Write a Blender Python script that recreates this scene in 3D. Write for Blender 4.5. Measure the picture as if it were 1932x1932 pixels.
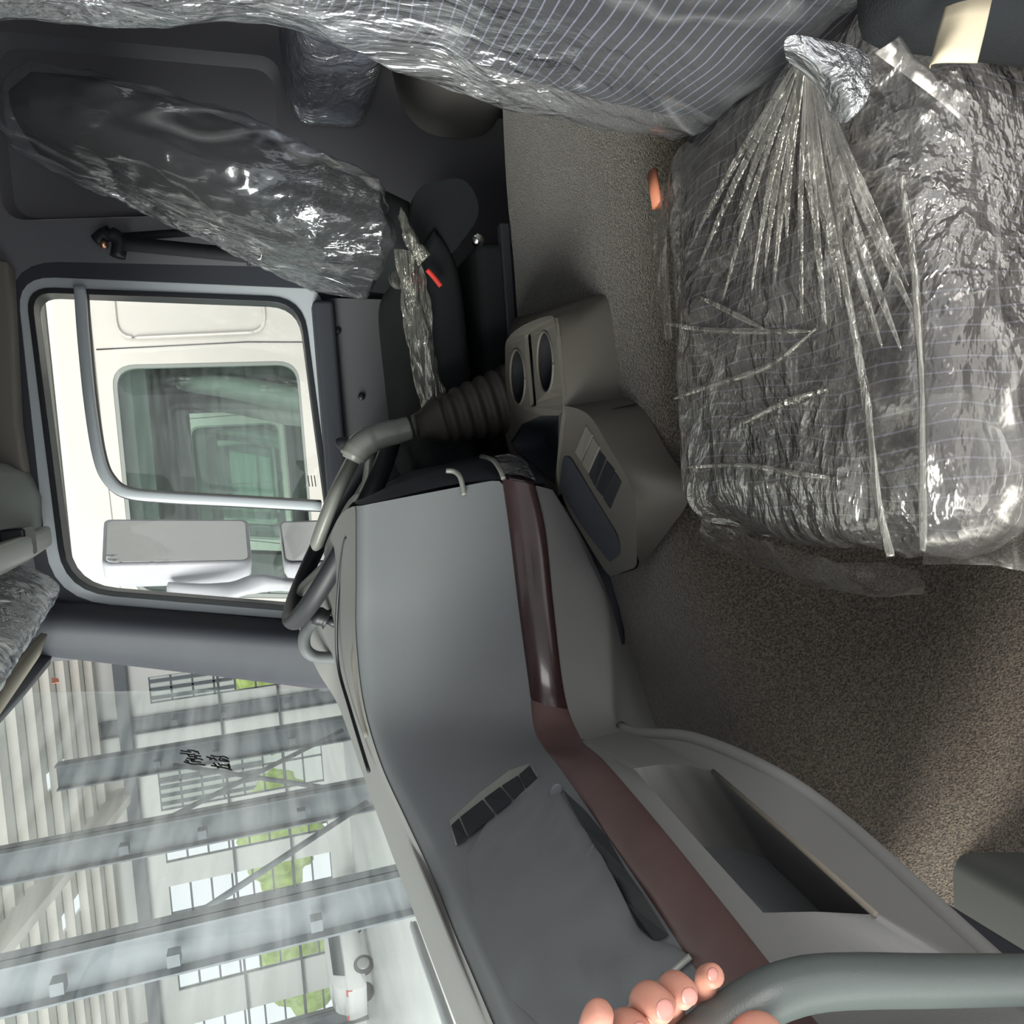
import bpy, bmesh, math, random
from mathutils import Vector as V, Matrix, noise
from mathutils.geometry import tessellate_polygon
random.seed(7)
SC = bpy.context.scene
COL = SC.collection
for o in list(bpy.data.objects):
    bpy.data.objects.remove(o)

# ---------------------------------------------------------------- camera
F_PX, PITCH, YAW, ROLL, EYE = 1456.0, math.radians(17.9), math.radians(3.7), math.radians(5.1), 1.0
_F = V((-math.sin(YAW)*math.cos(PITCH), math.cos(YAW)*math.cos(PITCH), -math.sin(PITCH)))
_R = V((math.cos(YAW), math.sin(YAW), 0)); _U = _R.cross(_F)
XC = -math.cos(ROLL)*_U - math.sin(ROLL)*_R
YC = -math.sin(ROLL)*_U + math.cos(ROLL)*_R
CAM = V((0, 0, EYE))
cd = bpy.data.cameras.new('camera'); cam = bpy.data.objects.new('camera', cd); COL.objects.link(cam)
cd.sensor_width = 36; cd.sensor_fit = 'HORIZONTAL'; cd.lens = F_PX/1932*36; cd.clip_start = 0.02; cd.clip_end = 300
m = Matrix((XC, YC, -_F)).transposed().to_4x4(); m.translation = CAM; cam.matrix_world = m
SC.camera = cam

# ---------------------------------------------------------------- light, world, exposure
W = bpy.data.worlds.new('world'); SC.world = W; W.use_nodes = True
bg = W.node_tree.nodes['Background']; bg.inputs[0].default_value = (0.93, 0.97, 1.0, 1); bg.inputs[1].default_value = 0.52
SC.view_settings.view_transform = 'Standard'; SC.view_settings.look = 'None'
SC.view_settings.gamma = 1; SC.view_settings.exposure = 0.95
SC.view_settings.use_curve_mapping = False
SC.cycles.max_bounces = 10; SC.cycles.transparent_max_bounces = 16; SC.cycles.diffuse_bounces = 5
SC.cycles.caustics_reflective = False; SC.cycles.caustics_refractive = False
SC.cycles.sample_clamp_indirect = 4

def area(name, loc, direction, sx, sy, power, color=(1, 1, 1)):
    l = bpy.data.lights.new(name, 'AREA'); l.shape = 'RECTANGLE'; l.size = sx; l.size_y = sy; l.energy = power; l.color = color
    o = bpy.data.objects.new(name, l); COL.objects.link(o); o.location = loc
    o.rotation_euler = V(direction).to_track_quat('-Z', 'Y').to_euler()
    return o
# added off-frame fill lamps: the first two brighten the cab, the third the hall
area('fill_lamp', (-8.0, -5.0, 4.2), (0.8, 0.5, -0.3), 8, 4, 1500, (1, 0.97, 0.9))
area('fill_lamp', (11.0, -7.5, 5.6), (-.8, .52, -0.34), 13, 7, 1150, (1, 0.97, 0.93))
area('fill_lamp', (-14.0, 3.2, 7.6), (-.05, 1, -0.30), 16, 4, 1250, (1, 0.98, 0.95))

# ---------------------------------------------------------------- pixel and mesh helpers
def ray(x, y): return _F + XC*((x-966)/F_PX) - YC*((y-966)/F_PX)
def at(x, y, X=None, Y=None, Z=None):
    d = ray(x, y)
    t = X/d.x if X is not None else (Y/d.y if Y is not None else (Z-EYE)/d.z)
    return CAM + d*t
def ppl(pts, **k):
    return [at(p[0], p[1], **k) if len(p) == 2 else at(p[0], p[1], Y=p[2]) for p in pts]
def tag(o, label=None, cat=None, group=None, kind=None):
    if label: o['label'] = label
    if cat: o['category'] = cat
    if group: o['group'] = group
    if kind: o['kind'] = kind
    return o
def mesh(name, vs, fs, mat, parent=None, smooth=True, bevel=0, subsurf=0, solid=0, seg=3, off=0, angle=None):
    me = bpy.data.meshes.new(name); me.from_pydata([tuple(v) for v in vs], [], [tuple(f) for f in fs])
    bm = bmesh.new(); bm.from_mesh(me)
    bmesh.ops.remove_doubles(bm, verts=bm.verts, dist=1e-6)
    bmesh.ops.recalc_face_normals(bm, faces=bm.faces); bm.to_mesh(me); bm.free()
    me.materials.append(mat)
    o = bpy.data.objects.new(name, me); COL.objects.link(o)
    if smooth:
        for p in me.polygons: p.use_smooth = True
    if parent: 
        o.parent = parent
        o.matrix_parent_inverse = Matrix.Translation(-V(parent.location)) if parent.type == 'EMPTY' else Matrix()
    if solid:
        md = o.modifiers.new('solid', 'SOLIDIFY'); md.thickness = solid; md.offset = off
    if bevel:
        md = o.modifiers.new('bevel', 'BEVEL'); md.width = bevel; md.segments = seg; md.limit_method = 'ANGLE'; md.angle_limit = math.radians(30)
    if subsurf:
        md = o.modifiers.new('sub', 'SUBSURF'); md.levels = subsurf; md.render_levels = subsurf
    if smooth and not subsurf and (bevel or angle):
        md = o.modifiers.new('wn', 'WEIGHTED_NORMAL'); md.keep_sharp = True
    return o
def empty(name, loc=(0, 0, 0), label=None, cat=None, group=None, kind=None):
    o = bpy.data.objects.new(name, None); COL.objects.link(o); o.location = loc; o.empty_display_size = .05
    return tag(o, label, cat, group, kind)
def boxv(lo, hi):
    x0, y0, z0 = lo; x1, y1, z1 = hi
    v = [(x0,y0,z0),(x1,y0,z0),(x1,y1,z0),(x0,y1,z0),(x0,y0,z1),(x1,y0,z1),(x1,y1,z1),(x0,y1,z1)]
    f = [(0,3,2,1),(4,5,6,7),(0,1,5,4),(1,2,6,5),(2,3,7,6),(3,0,4,7)]
    return v, f
def box(name, lo, hi, mat, parent=None, bevel=0.0, smooth=True):
    v, f = boxv(lo, hi)
    return mesh(name, v, f, mat, parent, bevel=bevel, smooth=smooth and bevel > 0)
def boxes(name, bl, mat, parent=None, bevel=0):
    vs, fs = [], []
    for lo, hi in bl:
        v, f = boxv(lo, hi); n = len(vs); vs += v; fs += [tuple(i+n for i in q) for q in f]
    me = bpy.data.meshes.new(name); me.from_pydata(vs, [], fs); me.materials.append(mat)
    o = bpy.data.objects.new(name, me); COL.objects.link(o)
    if parent: o.parent = parent; o.matrix_parent_inverse = Matrix.Translation(-V(parent.location))
    if bevel:
        md = o.modifiers.new('bevel', 'BEVEL'); md.width = bevel; md.segments = 2
    return o
def cat(pts, n=6, closed=False):
    pts = [V(p) for p in pts]; N = len(pts); out = []
    rng = range(N) if closed else range(N-1)
    for i in rng:
        if closed: p0, p1, p2, p3 = pts[i-1], pts[i], pts[(i+1) % N], pts[(i+2) % N]
        else: p0, p1, p2, p3 = pts[max(i-1, 0)], pts[i], pts[i+1], pts[min(i+2, N-1)]
        for k in range(n):
            t = k/n
            out.append(0.5*((2*p1)+(p2-p0)*t+(2*p0-5*p1+4*p2-p3)*t*t+(3*p1-p0-3*p2+p3)*t**3))
    if not closed: out.append(pts[-1])
    return out
def resample(pts, n):
    pts = [V(p) for p in pts]; L = [0]
    for a, b in zip(pts, pts[1:]): L.append(L[-1]+(b-a).length)
    out, j = [], 0
    for i in range(n):
        s = L[-1]*i/(n-1)
        while j < len(L)-2 and L[j+1] < s: j += 1
        t = (s-L[j])/max(L[j+1]-L[j], 1e-9); out.append(pts[j].lerp(pts[j+1], min(t, 1)))
    return out
def loft(name, rings, mat, parent=None, cap=True, closed=True, **k):
    n = len(rings[0]); vs = [p for r in rings for p in r]; fs = []
    for i in range(len(rings)-1):
        for j in range(n if closed else n-1):
            a, b = i*n+j, i*n+(j+1) % n; fs.append((a, b, b+n, a+n))
    if cap and closed:
        for i0 in (0, (len(rings)-1)*n):
            c = sum((V(p) for p in rings[0 if i0 == 0 else -1]), V())/n; vs.append(c); ci = len(vs)-1
            for j in range(n): fs.append((i0+j, i0+(j+1) % n, ci))
    return mesh(name, vs, fs, mat, parent, **k)
def sheet(name, rows, mat, parent=None, **k):
    return loft(name, rows, mat, parent, cap=False, closed=False, **k)
def sring(c, u, v, hu, hv, n=32, e=4):
    c, u, v = V(c), V(u), V(v); out = []
    for i in range(n):
        a = 2*math.pi*i/n; ca, sa = math.cos(a), math.sin(a)
        out.append(c + u*hu*math.copysign(abs(ca)**(2/e), ca) + v*hv*math.copysign(abs(sa)**(2/e), sa))
    return out
def tube(name, path, r, mat, parent=None, n=14, flat=1.0, up=(0, 0, 1), e=2, **k):
    path = [V(p) for p in path]; rings = []; N = len(path)
    for i, p in enumerate(path):
        t = (path[min(i+1, N-1)]-path[max(i-1, 0)]).normalized()
        u = t.cross(V(up)); u = u.normalized() if u.length > 1e-4 else V((1, 0, 0)); w = u.cross(t)
        ri = r[i] if isinstance(r, (list, tuple)) else r
        rings.append(sring(p, u, w, ri, ri*flat, n, e))
    return loft(name, rings, mat, parent, **k)
def roundpoly(pts, r, n=6):
    pts = [V(p) for p in pts]; N = len(pts); out = []
    rs = r if isinstance(r, (list, tuple)) else [r]*N
    for i in range(N):
        p, a, b = pts[i], pts[i-1], pts[(i+1) % N]
        da, db = (a-p).normalized(), (b-p).normalized(); q = min(rs[i], (a-p).length*.49, (b-p).length*.49)
        A, B = p+da*q, p+db*q
        for k in range(n+1):
            t = k/n; out.append(A*(1-t)**2+p*2*t*(1-t)+B*t*t)
    return out
def plate(name, outer, holes, d, mat, parent=None, bevel=0.0, **k):
    """flat outline with holes, thickened by vector d"""
    d = V(d); loops = [[V(p) for p in outer]]+[[V(p) for p in h] for h in holes]
    tris = tessellate_polygon(loops); flat = [p for l in loops for p in l]; n = len(flat)
    vs = flat+[p+d for p in flat]; fs = [tuple(t) for t in tris]+[tuple(i+n for i in reversed(t)) for t in tris]
    s = 0
    for l in loops:
        for i in range(len(l)):
            a, b = s+i, s+(i+1) % len(l); fs.append((a, b, b+n, a+n))
        s += len(l)
    return mesh(name, vs, fs, mat, parent, smooth=bevel > 0, bevel=bevel, **k)
def ell(name, c, ax, mat, parent=None, nu=16, nv=10):
    c = V(c); ax = [V(a) for a in ax]; rings = []
    for i in range(nv+1):
        t = math.pi*i/nv
        rings.append([c+ax[2]*math.cos(t)+(ax[0]*math.cos(2*math.pi*j/nu)+ax[1]*math.sin(2*math.pi*j/nu))*max(math.sin(t), 1e-3) for j in range(nu)])
    return loft(name, rings, mat, parent)
def copy_tree(o, parent=None, delta=None):
    c = o.copy(); COL.objects.link(c)
    if parent: c.parent = parent; c.matrix_parent_inverse = o.matrix_parent_inverse.copy()
    if delta: c.location = V(o.location)+V(delta)
    for ch in [x for x in bpy.data.objects if x.parent == o]: copy_tree(ch, c)
    return c

# ---------------------------------------------------------------- materials
def mat(name, col, rough=.5, spec=.5, metal=0, bump=0, bscale=200, var=0, vscale=8, coat=0, bdist=.002):
    m = bpy.data.materials.new(name); m.use_nodes = True; nt = m.node_tree; b = nt.nodes['Principled BSDF']
    b.inputs['Base Color'].default_value = (*col, 1); b.inputs['Roughness'].default_value = rough
    b.inputs['Specular IOR Level'].default_value = spec; b.inputs['Metallic'].default_value = metal
    b.inputs['Coat Weight'].default_value = coat
    tc = nt.nodes.new('ShaderNodeTexCoord')
    nz = nt.nodes.new('ShaderNodeTexNoise'); nz.inputs['Scale'].default_value = vscale; nz.inputs['Detail'].default_value = 4
    nt.links.new(tc.outputs['Object'], nz.inputs['Vector'])
    mx = nt.nodes.new('ShaderNodeMix'); mx.data_type = 'RGBA'; v = var or .04
    mx.inputs[6].default_value = (*[c*(1-v) for c in col], 1); mx.inputs[7].default_value = (*[min(1, c*(1+v)) for c in col], 1)
    nt.links.new(nz.outputs['Fac'], mx.inputs[0]); nt.links.new(mx.outputs[2], b.inputs['Base Color'])
    if bump:
        n2 = nt.nodes.new('ShaderNodeTexNoise'); n2.inputs['Scale'].default_value = bscale; n2.inputs['Detail'].default_value = 2
        nt.links.new(tc.outputs['Object'], n2.inputs['Vector'])
        bp = nt.nodes.new('ShaderNodeBump'); bp.inputs['Strength'].default_value = bump; bp.inputs['Distance'].default_value = bdist
        nt.links.new(n2.outputs['Fac'], bp.inputs['Height']); nt.links.new(bp.outputs[0], b.inputs['Normal'])
    return m
def sheen(N, L, nrm, k):
    """Fresnel-like reflectance that is the same from both sides of a thin sheet"""
    w = N.new('ShaderNodeLayerWeight'); w.inputs[0].default_value = .5
    if nrm: L.new(nrm, w.inputs['Normal'])
    p = N.new('ShaderNodeMath'); p.operation = 'POWER'; p.inputs[1].default_value = 5; L.new(w.outputs['Facing'], p.inputs[0])
    q = N.new('ShaderNodeMath'); q.operation = 'MULTIPLY_ADD'; q.inputs[1].default_value = k; q.inputs[2].default_value = .045; L.new(p.outputs[0], q.inputs[0])
    return q.outputs[0]
def film(name, cover=.3, ridge=.5, scale=9, stretch=(1, 1, 1), rough=.14, tint=(.86, .88, .92), bump=1.0, dist=.012, patch=.5, plo=.42):
    """clear crumpled polythene: mostly transparent, glossy, whiter where it is folded on itself"""
    m = bpy.data.materials.new(name); m.use_nodes = True; nt = m.node_tree; N = nt.nodes; L = nt.links; N.clear()
    out = N.new('ShaderNodeOutputMaterial'); tc = N.new('ShaderNodeTexCoord'); mp = N.new('ShaderNodeMapping')
    mp.inputs['Scale'].default_value = stretch; L.new(tc.outputs['Object'], mp.inputs['Vector'])
    def math_(op, a, b=None, c=None):
        n = N.new('ShaderNodeMath'); n.operation = op
        for k, v in enumerate((a, b, c)):
            if v is None: continue
            if isinstance(v, (int, float)): n.inputs[k].default_value = v
            else: L.new(v, n.inputs[k])
        return n.outputs[0]
    wn = N.new('ShaderNodeTexNoise'); wn.inputs['Scale'].default_value = scale*.5; wn.inputs['Detail'].default_value = 2
    L.new(mp.outputs[0], wn.inputs['Vector'])
    ad = N.new('ShaderNodeVectorMath'); ad.operation = 'MULTIPLY_ADD'; ad.inputs[1].default_value = (.2, .2, .2)
    L.new(wn.outputs['Color'], ad.inputs[0]); L.new(mp.outputs[0], ad.inputs[2])
    def ridged(sc, det):
        n = N.new('ShaderNodeTexNoise'); n.inputs['Scale'].default_value = sc; n.inputs['Detail'].default_value = det; n.inputs['Roughness'].default_value = .5
        L.new(ad.outputs[0], n.inputs['Vector']); return math_('ABSOLUTE', math_('SUBTRACT', n.outputs['Fac'], .5))
    r1, r2 = ridged(scale, 2), ridged(scale*4, 4)
    pn = N.new('ShaderNodeTexNoise'); pn.inputs['Scale'].default_value = scale*.45; pn.inputs['Detail'].default_value = 1
    L.new(tc.outputs['Object'], pn.inputs['Vector'])
    pr = N.new('ShaderNodeMapRange'); pr.inputs['From Min'].default_value = plo; pr.inputs['From Max'].default_value = plo+.18; L.new(pn.outputs['Fac'], pr.inputs[0])
    pat = pr.outputs[0]
    h = math_('ADD', r1, math_('MULTIPLY', math_('MULTIPLY', r2, .9), math_('ADD', math_('MULTIPLY', pat, .8), .12)))
    bp = N.new('ShaderNodeBump'); bp.inputs['Strength'].default_value = bump; bp.inputs['Distance'].default_value = dist*3; bp.invert = True
    L.new(h, bp.inputs['Height'])
    rp = N.new('ShaderNodeMapRange'); rp.inputs['From Min'].default_value = 0; rp.inputs['From Max'].default_value = .028
    rp.inputs['To Min'].default_value = ridge; rp.inputs['To Max'].default_value = 0; L.new(r1, rp.inputs['Value'])
    cov = math_('MINIMUM', math_('ADD', math_('ADD', rp.outputs[0], cover), math_('MULTIPLY', pat, patch*cover)), 1)
    lw = sheen(N, L, bp.outputs[0], .8)
    tr = N.new('ShaderNodeBsdfTransparent'); tr.inputs[0].default_value = (.97, .97, .98, 1)
    gl = N.new('ShaderNodeBsdfGlossy'); gl.inputs['Roughness'].default_value = rough; gl.inputs[0].default_value = (*tint, 1)
    L.new(bp.outputs[0], gl.inputs['Normal'])
    df = N.new('ShaderNodeBsdfDiffuse'); df.inputs[0].default_value = (*[c*.5 for c in tint], 1); L.new(bp.outputs[0], df.inputs['Normal'])
    body = N.new('ShaderNodeMixShader'); body.inputs[0].default_value = .45; L.new(gl.outputs[0], body.inputs[1]); L.new(df.outputs[0], body.inputs[2])
    mx = N.new('ShaderNodeMixShader'); L.new(cov, mx.inputs[0]); L.new(tr.outputs[0], mx.inputs[1]); L.new(body.outputs[0], mx.inputs[2])
    m2 = N.new('ShaderNodeMixShader'); L.new(lw, m2.inputs[0]); L.new(mx.outputs[0], m2.inputs[1]); L.new(gl.outputs[0], m2.inputs[2])
    L.new(m2.outputs[0], out.inputs[0]); return m
def glass(name, tint=(.93, .97, .95), refl=.06, haze=0.0):
    m = bpy.data.materials.new(name); m.use_nodes = True; nt = m.node_tree; N = nt.nodes; L = nt.links; N.clear()
    out = N.new('ShaderNodeOutputMaterial'); tr = N.new('ShaderNodeBsdfTransparent'); tr.inputs[0].default_value = (*tint, 1)
    gl = N.new('ShaderNodeBsdfGlossy'); gl.inputs['Roughness'].default_value = .01
    fr = sheen(N, L, None, .45)
    mx = N.new('ShaderNodeMixShader'); L.new(fr, mx.inputs[0]); L.new(tr.outputs[0], mx.inputs[1]); L.new(gl.outputs[0], mx.inputs[2])
    last = mx
    if haze:
        tc = N.new('ShaderNodeTexCoord'); mp = N.new('ShaderNodeMapping'); mp.inputs['Scale'].default_value = (2, 1, 14)
        nz = N.new('ShaderNodeTexNoise'); nz.inputs['Scale'].default_value = 3; nz.inputs['Detail'].default_value = 5
        L.new(tc.outputs['Object'], mp.inputs[0]); L.new(mp.outputs[0], nz.inputs['Vector'])
        rp = N.new('ShaderNodeMapRange'); rp.inputs['From Min'].default_value = .35; rp.inputs['From Max'].default_value = .75
        rp.inputs['To Min'].default_value = haze*.3; rp.inputs['To Max'].default_value = haze*1.4; L.new(nz.outputs['Fac'], rp.inputs[0])
        df = N.new('ShaderNodeBsdfTranslucent'); df.inputs[0].default_value = (.8, .85, .86, 1)
        d2 = N.new('ShaderNodeBsdfDiffuse'); d2.inputs[0].default_value = (.8, .85, .86, 1)
        m1 = N.new('ShaderNodeMixShader'); m1.inputs[0].default_value = .5; L.new(df.outputs[0], m1.inputs[1]); L.new(d2.outputs[0], m1.inputs[2])
        m2 = N.new('ShaderNodeMixShader'); L.new(rp.outputs[0], m2.inputs[0]); L.new(mx.outputs[0], m2.inputs[1]); L.new(m1.outputs[0], m2.inputs[2]); last = m2
    L.new(last.outputs[0], out.inputs[0]); return m
def striped(name, base, line, scale=60, distort=3, axis='Y', dscale=1.5, width=.12):
    m = mat(name, base, .85, .2, bump=.3, bscale=900); nt = m.node_tree; N = nt.nodes; L = nt.links
    b = N['Principled BSDF']; tc = N.new('ShaderNodeTexCoord'); w = N.new('ShaderNodeTexWave'); w.bands_direction = axis
    w.wave_profile = 'SIN'; w.inputs['Scale'].default_value = scale; w.inputs['Distortion'].default_value = distort
    w.inputs['Detail'].default_value = .6; w.inputs['Detail Scale'].default_value = dscale
    L.new(tc.outputs['Object'], w.inputs['Vector'])
    rp = N.new('ShaderNodeMapRange'); rp.inputs['From Min'].default_value = 1-width; rp.inputs['From Max'].default_value = 1-width*.3
    L.new(w.outputs['Fac'], rp.inputs[0])
    mx = N.new('ShaderNodeMix'); mx.data_type = 'RGBA'; mx.inputs[6].default_value = (*base, 1); mx.inputs[7].default_value = (*line, 1)
    L.new(rp.outputs[0], mx.inputs[0]); L.new(mx.outputs[2], b.inputs['Base Color']); return m
M = dict(
    dash=mat('dash_plastic', (.128, .136, .144), .55, .4, bump=.25, bscale=900, bdist=.0006),
    dash2=mat('dash_plastic_lower', (.19, .19, .187), .6, .35, bump=.25, bscale=900, bdist=.0006),
    door=mat('dark_trim', (.036, .039, .05), .6, .4, bump=.3, bscale=700, bdist=.0006),
    doorp=mat('door_panel_plastic', (.1, .104, .112), .55, .4, bump=.3, bscale=700, bdist=.0006),
    wall=mat('cab_lining', (.16, .157, .175), .75, .3, bump=.3, bscale=600, bdist=.0008),
    black=mat('black_plastic', (.012, .013, .017), .45, .5),
    rubber=mat('black_rubber', (.02, .021, .026), .5, .45),
    paint=mat('grey_cab_paint', (.46, .49, .53), .35, .5, coat=.3),
    seal=mat('window_rubber', (.012, .014, .018), .4, .5),
    silver=mat('silver_grey_plastic', (.2, .205, .19), .35, .5),
    console=mat('console_plastic', (.1, .092, .08), .55, .4, bump=.2, bscale=900, bdist=.0006),
    chrome=mat('chrome', (.8, .8, .8), .12, .5, metal=1),
    copper=mat('copper_bolt', (.75, .4, .28), .3, .5, metal=1),
    wood=mat('dark_wood_veneer', (.034, .017, .018), .2, .4, coat=.15, var=.5, vscale=14),
    woodm=mat('dark_wood_matt_film', (.095, .058, .056), .5, .4, var=.25, vscale=20),
    fabric=striped('striped_seat_fabric', (.025, .027, .034), (.2, .22, .3), scale=30, distort=5, axis='Z', dscale=.35, width=.07),
    fabric2=striped('striped_cushion_fabric', (.045, .041, .042), (.14, .14, .18), scale=26, distort=9, axis='X', dscale=.35, width=.045),
    seatd=mat('dark_seat_fabric', (.014, .016, .018), .9, .2, bump=.4, bscale=600),
    belt=mat('seat_belt_webbing', (.016, .017, .022), .7, .3, bump=.4, bscale=500),
    red=mat('red_strap', (.55, .04, .03), .6, .3), orange=mat('orange_tab', (.6, .22, .13), .5, .4),
    paper=mat('cream_paper', (.5, .44, .32), .8, .2), skin=None,
    handle=mat('grab_handle_rubber', (.085, .1, .098), .38, .5, bump=.2, bscale=900, bdist=.0005),
    cream=mat('cream_truck_paint', (.46, .45, .425), .35, .5, coat=.3),
    creamh=mat('cream_steel', (.62, .6, .56), .6, .3), hallwall=mat('hall_wall_sheet', (.72, .73, .71), .7, .3),
    steel=mat('blue_grey_steel', (.15, .168, .185), .6, .3, var=.2, vscale=3), roof=mat('roof_sheet', (.68, .69, .65), .8, .2),
    concrete=mat('polished_concrete', (.76, .77, .78), .35, .4, var=.08, vscale=.6),
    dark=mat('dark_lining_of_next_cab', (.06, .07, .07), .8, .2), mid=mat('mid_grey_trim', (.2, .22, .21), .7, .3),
    leaf=mat('leaves', (.5, .66, .22), .8, .2, var=.6, vscale=2), mirror=mat('mirror_glass', (.9, .9, .92), .02, .5, metal=1),
    mhouse=mat('mirror_housing_grey', (.36, .37, .41), .5, .4), carw=mat('white_car_paint', (.8, .8, .8), .25, .5, coat=.5),
    tyre=mat('tyre_rubber', (.05, .05, .055), .8, .2), rim=mat('alloy_rim', (.5, .5, .52), .35, .5, metal=.6),
    carg=mat('tinted_car_glass', (.05, .07, .08), .08, .6), tail=mat('tail_lamp_red', (.6, .03, .03), .3, .5),
    ink=mat('black_marker_ink', (.012, .013, .015), .6, .2), bolster=mat('bunk_plastic_vinyl', (.62, .68, .88), .4, .5),
    grey=mat('warm_grey_trim', (.16, .145, .13), .65, .3), bunkf=mat('dark_bunk_cloth', (.02, .022, .028), .9, .2),
    tan=mat('tan_header_foam', (.2, .18, .15), .8, .2),
)
def carpet():
    m = mat('brown_grey_carpet', (.115, .095, .075), .95, .1, bump=1, bscale=420, var=.0, bdist=.004)
    nt = m.node_tree; N = nt.nodes; L = nt.links; b = N['Principled BSDF']; b.inputs['Sheen Weight'].default_value = .4
    tc = N.new('ShaderNodeTexCoord'); n = N.new('ShaderNodeTexNoise'); n.inputs['Scale'].default_value = 330; n.inputs['Detail'].default_value = 3
    L.new(tc.outputs['Object'], n.inputs['Vector']); cr = N.new('ShaderNodeValToRGB')
    cr.color_ramp.elements[0].position = .38; cr.color_ramp.elements[1].position = .66
    cr.color_ramp.elements[0].color = (.034, .028, .021, 1); cr.color_ramp.elements[1].color = (.13, .104, .077, 1)
    L.new(n.outputs['Fac'], cr.inputs[0]); L.new(cr.outputs[0], b.inputs['Base Color']); return m
M['carpet'] = carpet()
M['skin'] = mat('skin', (.55, .26, .195), .5, .35, bump=.25, bscale=500, var=.12, vscale=40, bdist=.0006)
M['skin'].node_tree.nodes['Principled BSDF'].inputs['Subsurface Weight'].default_value = .15
M['skin'].node_tree.nodes['Principled BSDF'].inputs['Subsurface Radius'].default_value = (.01, .004, .002)
M['nail'] = mat('fingernail', (.46, .2, .17), .3, .5)
M['film'] = film('clear_film_back', .2, .3, 7, (1, 1, .5))
M['film2'] = film('clear_film_cushion', .15, .22, 6, (.7, 1, 1), tint=(.66, .635, .6), patch=1.8, plo=.35, rough=.22)
M['films'] = film('clear_film_skirt', .09, .2, 5, (1, 1, 1), tint=(.7, .68, .65), patch=0, plo=.6, rough=.28)
M['filmp'] = film('clear_film_pleat', .2, .1, 9, (.3, 1, 1), tint=(.9, .87, .8), patch=.5)
M['film3'] = film('clear_film_driver', .12, .45, 6, (1, 1, .4), patch=.5, plo=.47)
M['filmk'] = film('clear_film_tight', .42, .2, 14, (1, 1, 1))
M['filmg'] = film('clear_film_gathered', .3, .3, 14, (.2, 1, 1), tint=(.86, .84, .76))
M['glassw'] = glass('windscreen_glass', (.9, .96, .94), haze=.14)
M['glass'] = glass('door_glass', (.97, .98, .97), haze=.0)
M['glasst'] = glass('green_tinted_glass', (.84, .92, .88), haze=.04)

def wrinkle(o, amp, sc, stretch=(1, 1, 1), seed=0, ridged=True):
    me = o.data
    for v, nrm in [(v, v.normal.copy()) for v in me.vertices]:
        p = V((v.co.x*sc*stretch[0]+seed, v.co.y*sc*stretch[1], v.co.z*sc*stretch[2]))
        n = noise.noise(p); n2 = noise.noise(p*2.3); n3 = noise.noise(p*5.1)
        if ridged: d = (1-abs(n)*2.6)*.6+(1-abs(n2)*2.6)*.3+n3*.25-.4
        else: d = n+.5*n2
        v.co += nrm*amp*d
    return o

# ================================================================= STRUCTURE: cab shell
YD = 1.95
def pw(pts, Y=YD): return [at(p[0], p[1], Y=Y) for p in pts]
win = roundpoly(pw([(60, 552), (564, 572), (640, 1150), (131, 1108)]), [.045, .07, .04, .09])
seal_o = roundpoly(pw([(48, 541), (572, 562), (650, 1162), (120, 1117)]), [.055, .08, .05, .1])
frame_o = roundpoly(pw([(30, 520), (606, 545), (668, 1180), (96, 1132)]), [.075, .04, .05, .12])
door_o = roundpoly([at(14, 492, Y=YD), V((.50, YD, .0)), V((-.40, YD, .0)), V((-.36, YD, .85)), at(72, 1152, Y=YD)], [.1, .03, .03, .02, .12])
pan_o = roundpoly([(.64, YD, .87), (1.0, YD, .87), (1.0, YD, 1.475), (.60, YD, 1.475)], .05)
wl = [(-.46, YD, -.05), (1.4, YD, -.05), (1.4, YD, 1.62), (-.36, YD, 1.62)]
tag(plate('wall_left', wl, [door_o, pan_o], (0, .05, 0), M['wall'], bevel=.004), kind='structure')
pan_i = roundpoly([(.655, YD+.035, .885), (.985, YD+.035, .885), (.985, YD+.035, 1.46), (.615, YD+.035, 1.46)], .05)
tag(sheet('trim_1', [pan_o+pan_o[:1], pan_i+pan_i[:1]], M['wall']), kind='structure')
tag(plate('trim_2', pan_i, [], (0, .004, 0), M['wall']), kind='structure')
door = empty('door_1', (0.1, YD, .5), 'driver side door with its framed side window, seen across the cab', 'door', kind='structure')
plate('door_frame', door_o, [frame_o], (0, .045, 0), M['door'], door, bevel=.006)
plate('window_frame', frame_o, [seal_o], (0, .05, 0), M['paint'], door, bevel=.007)['label'] = 'light grey painted window frame'
plate('window_seal', [p-V((0, .004, 0)) for p in seal_o], [[p-V((0, .004, 0)) for p in win]], (0, .06, 0), M['seal'], door, bevel=.003)
wgl = plate('window_glass', [p+V((0, .04, 0)) for p in win], [], (0, .004, 0), M['glass'], door)
bar = cat(pw([(151, 540), (158, 640), (170, 760), (186, 860), (205, 905), (240, 930), (320, 939), (450, 946), (606, 955)], YD-.003), 6)
tube('division_bar', bar, .012, M['paint'], door, n=12, flat=.9, up=(0, 1, 0), e=5)
tube('division_seal', [p+V((0, .014, 0)) for p in bar], .015, M['seal'], door, n=8, up=(0, 1, 0))
armp = roundpoly(pw([(580, 568), (625, 560), (655, 960), (640, 1180), (605, 1000)]), .02)
lp = roundpoly([(-.42, YD-.03, .02), (.41, YD-.03, .02), (.43, YD-.03, .82), (-.34, YD-.03, .80)], .03)
dpn = plate('door_panel', lp, [], (0, .03, 0), M['doorp'], door, bevel=.006)
box('arm_rest', (-.36, YD-.06, .795), (.42, YD, .845), M['door'], door, bevel=.012)
for sx, sz in ((.35, .79), (.19, .745), (.02, .74)):
    ell('screw', (sx, YD-.034, sz), ((.009, 0, 0), (0, .005, 0), (0, 0, .009)), M['black'], dpn)
tx = cat(pw([(577, 910), (579, 916)], YD+.03), 2)
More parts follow.
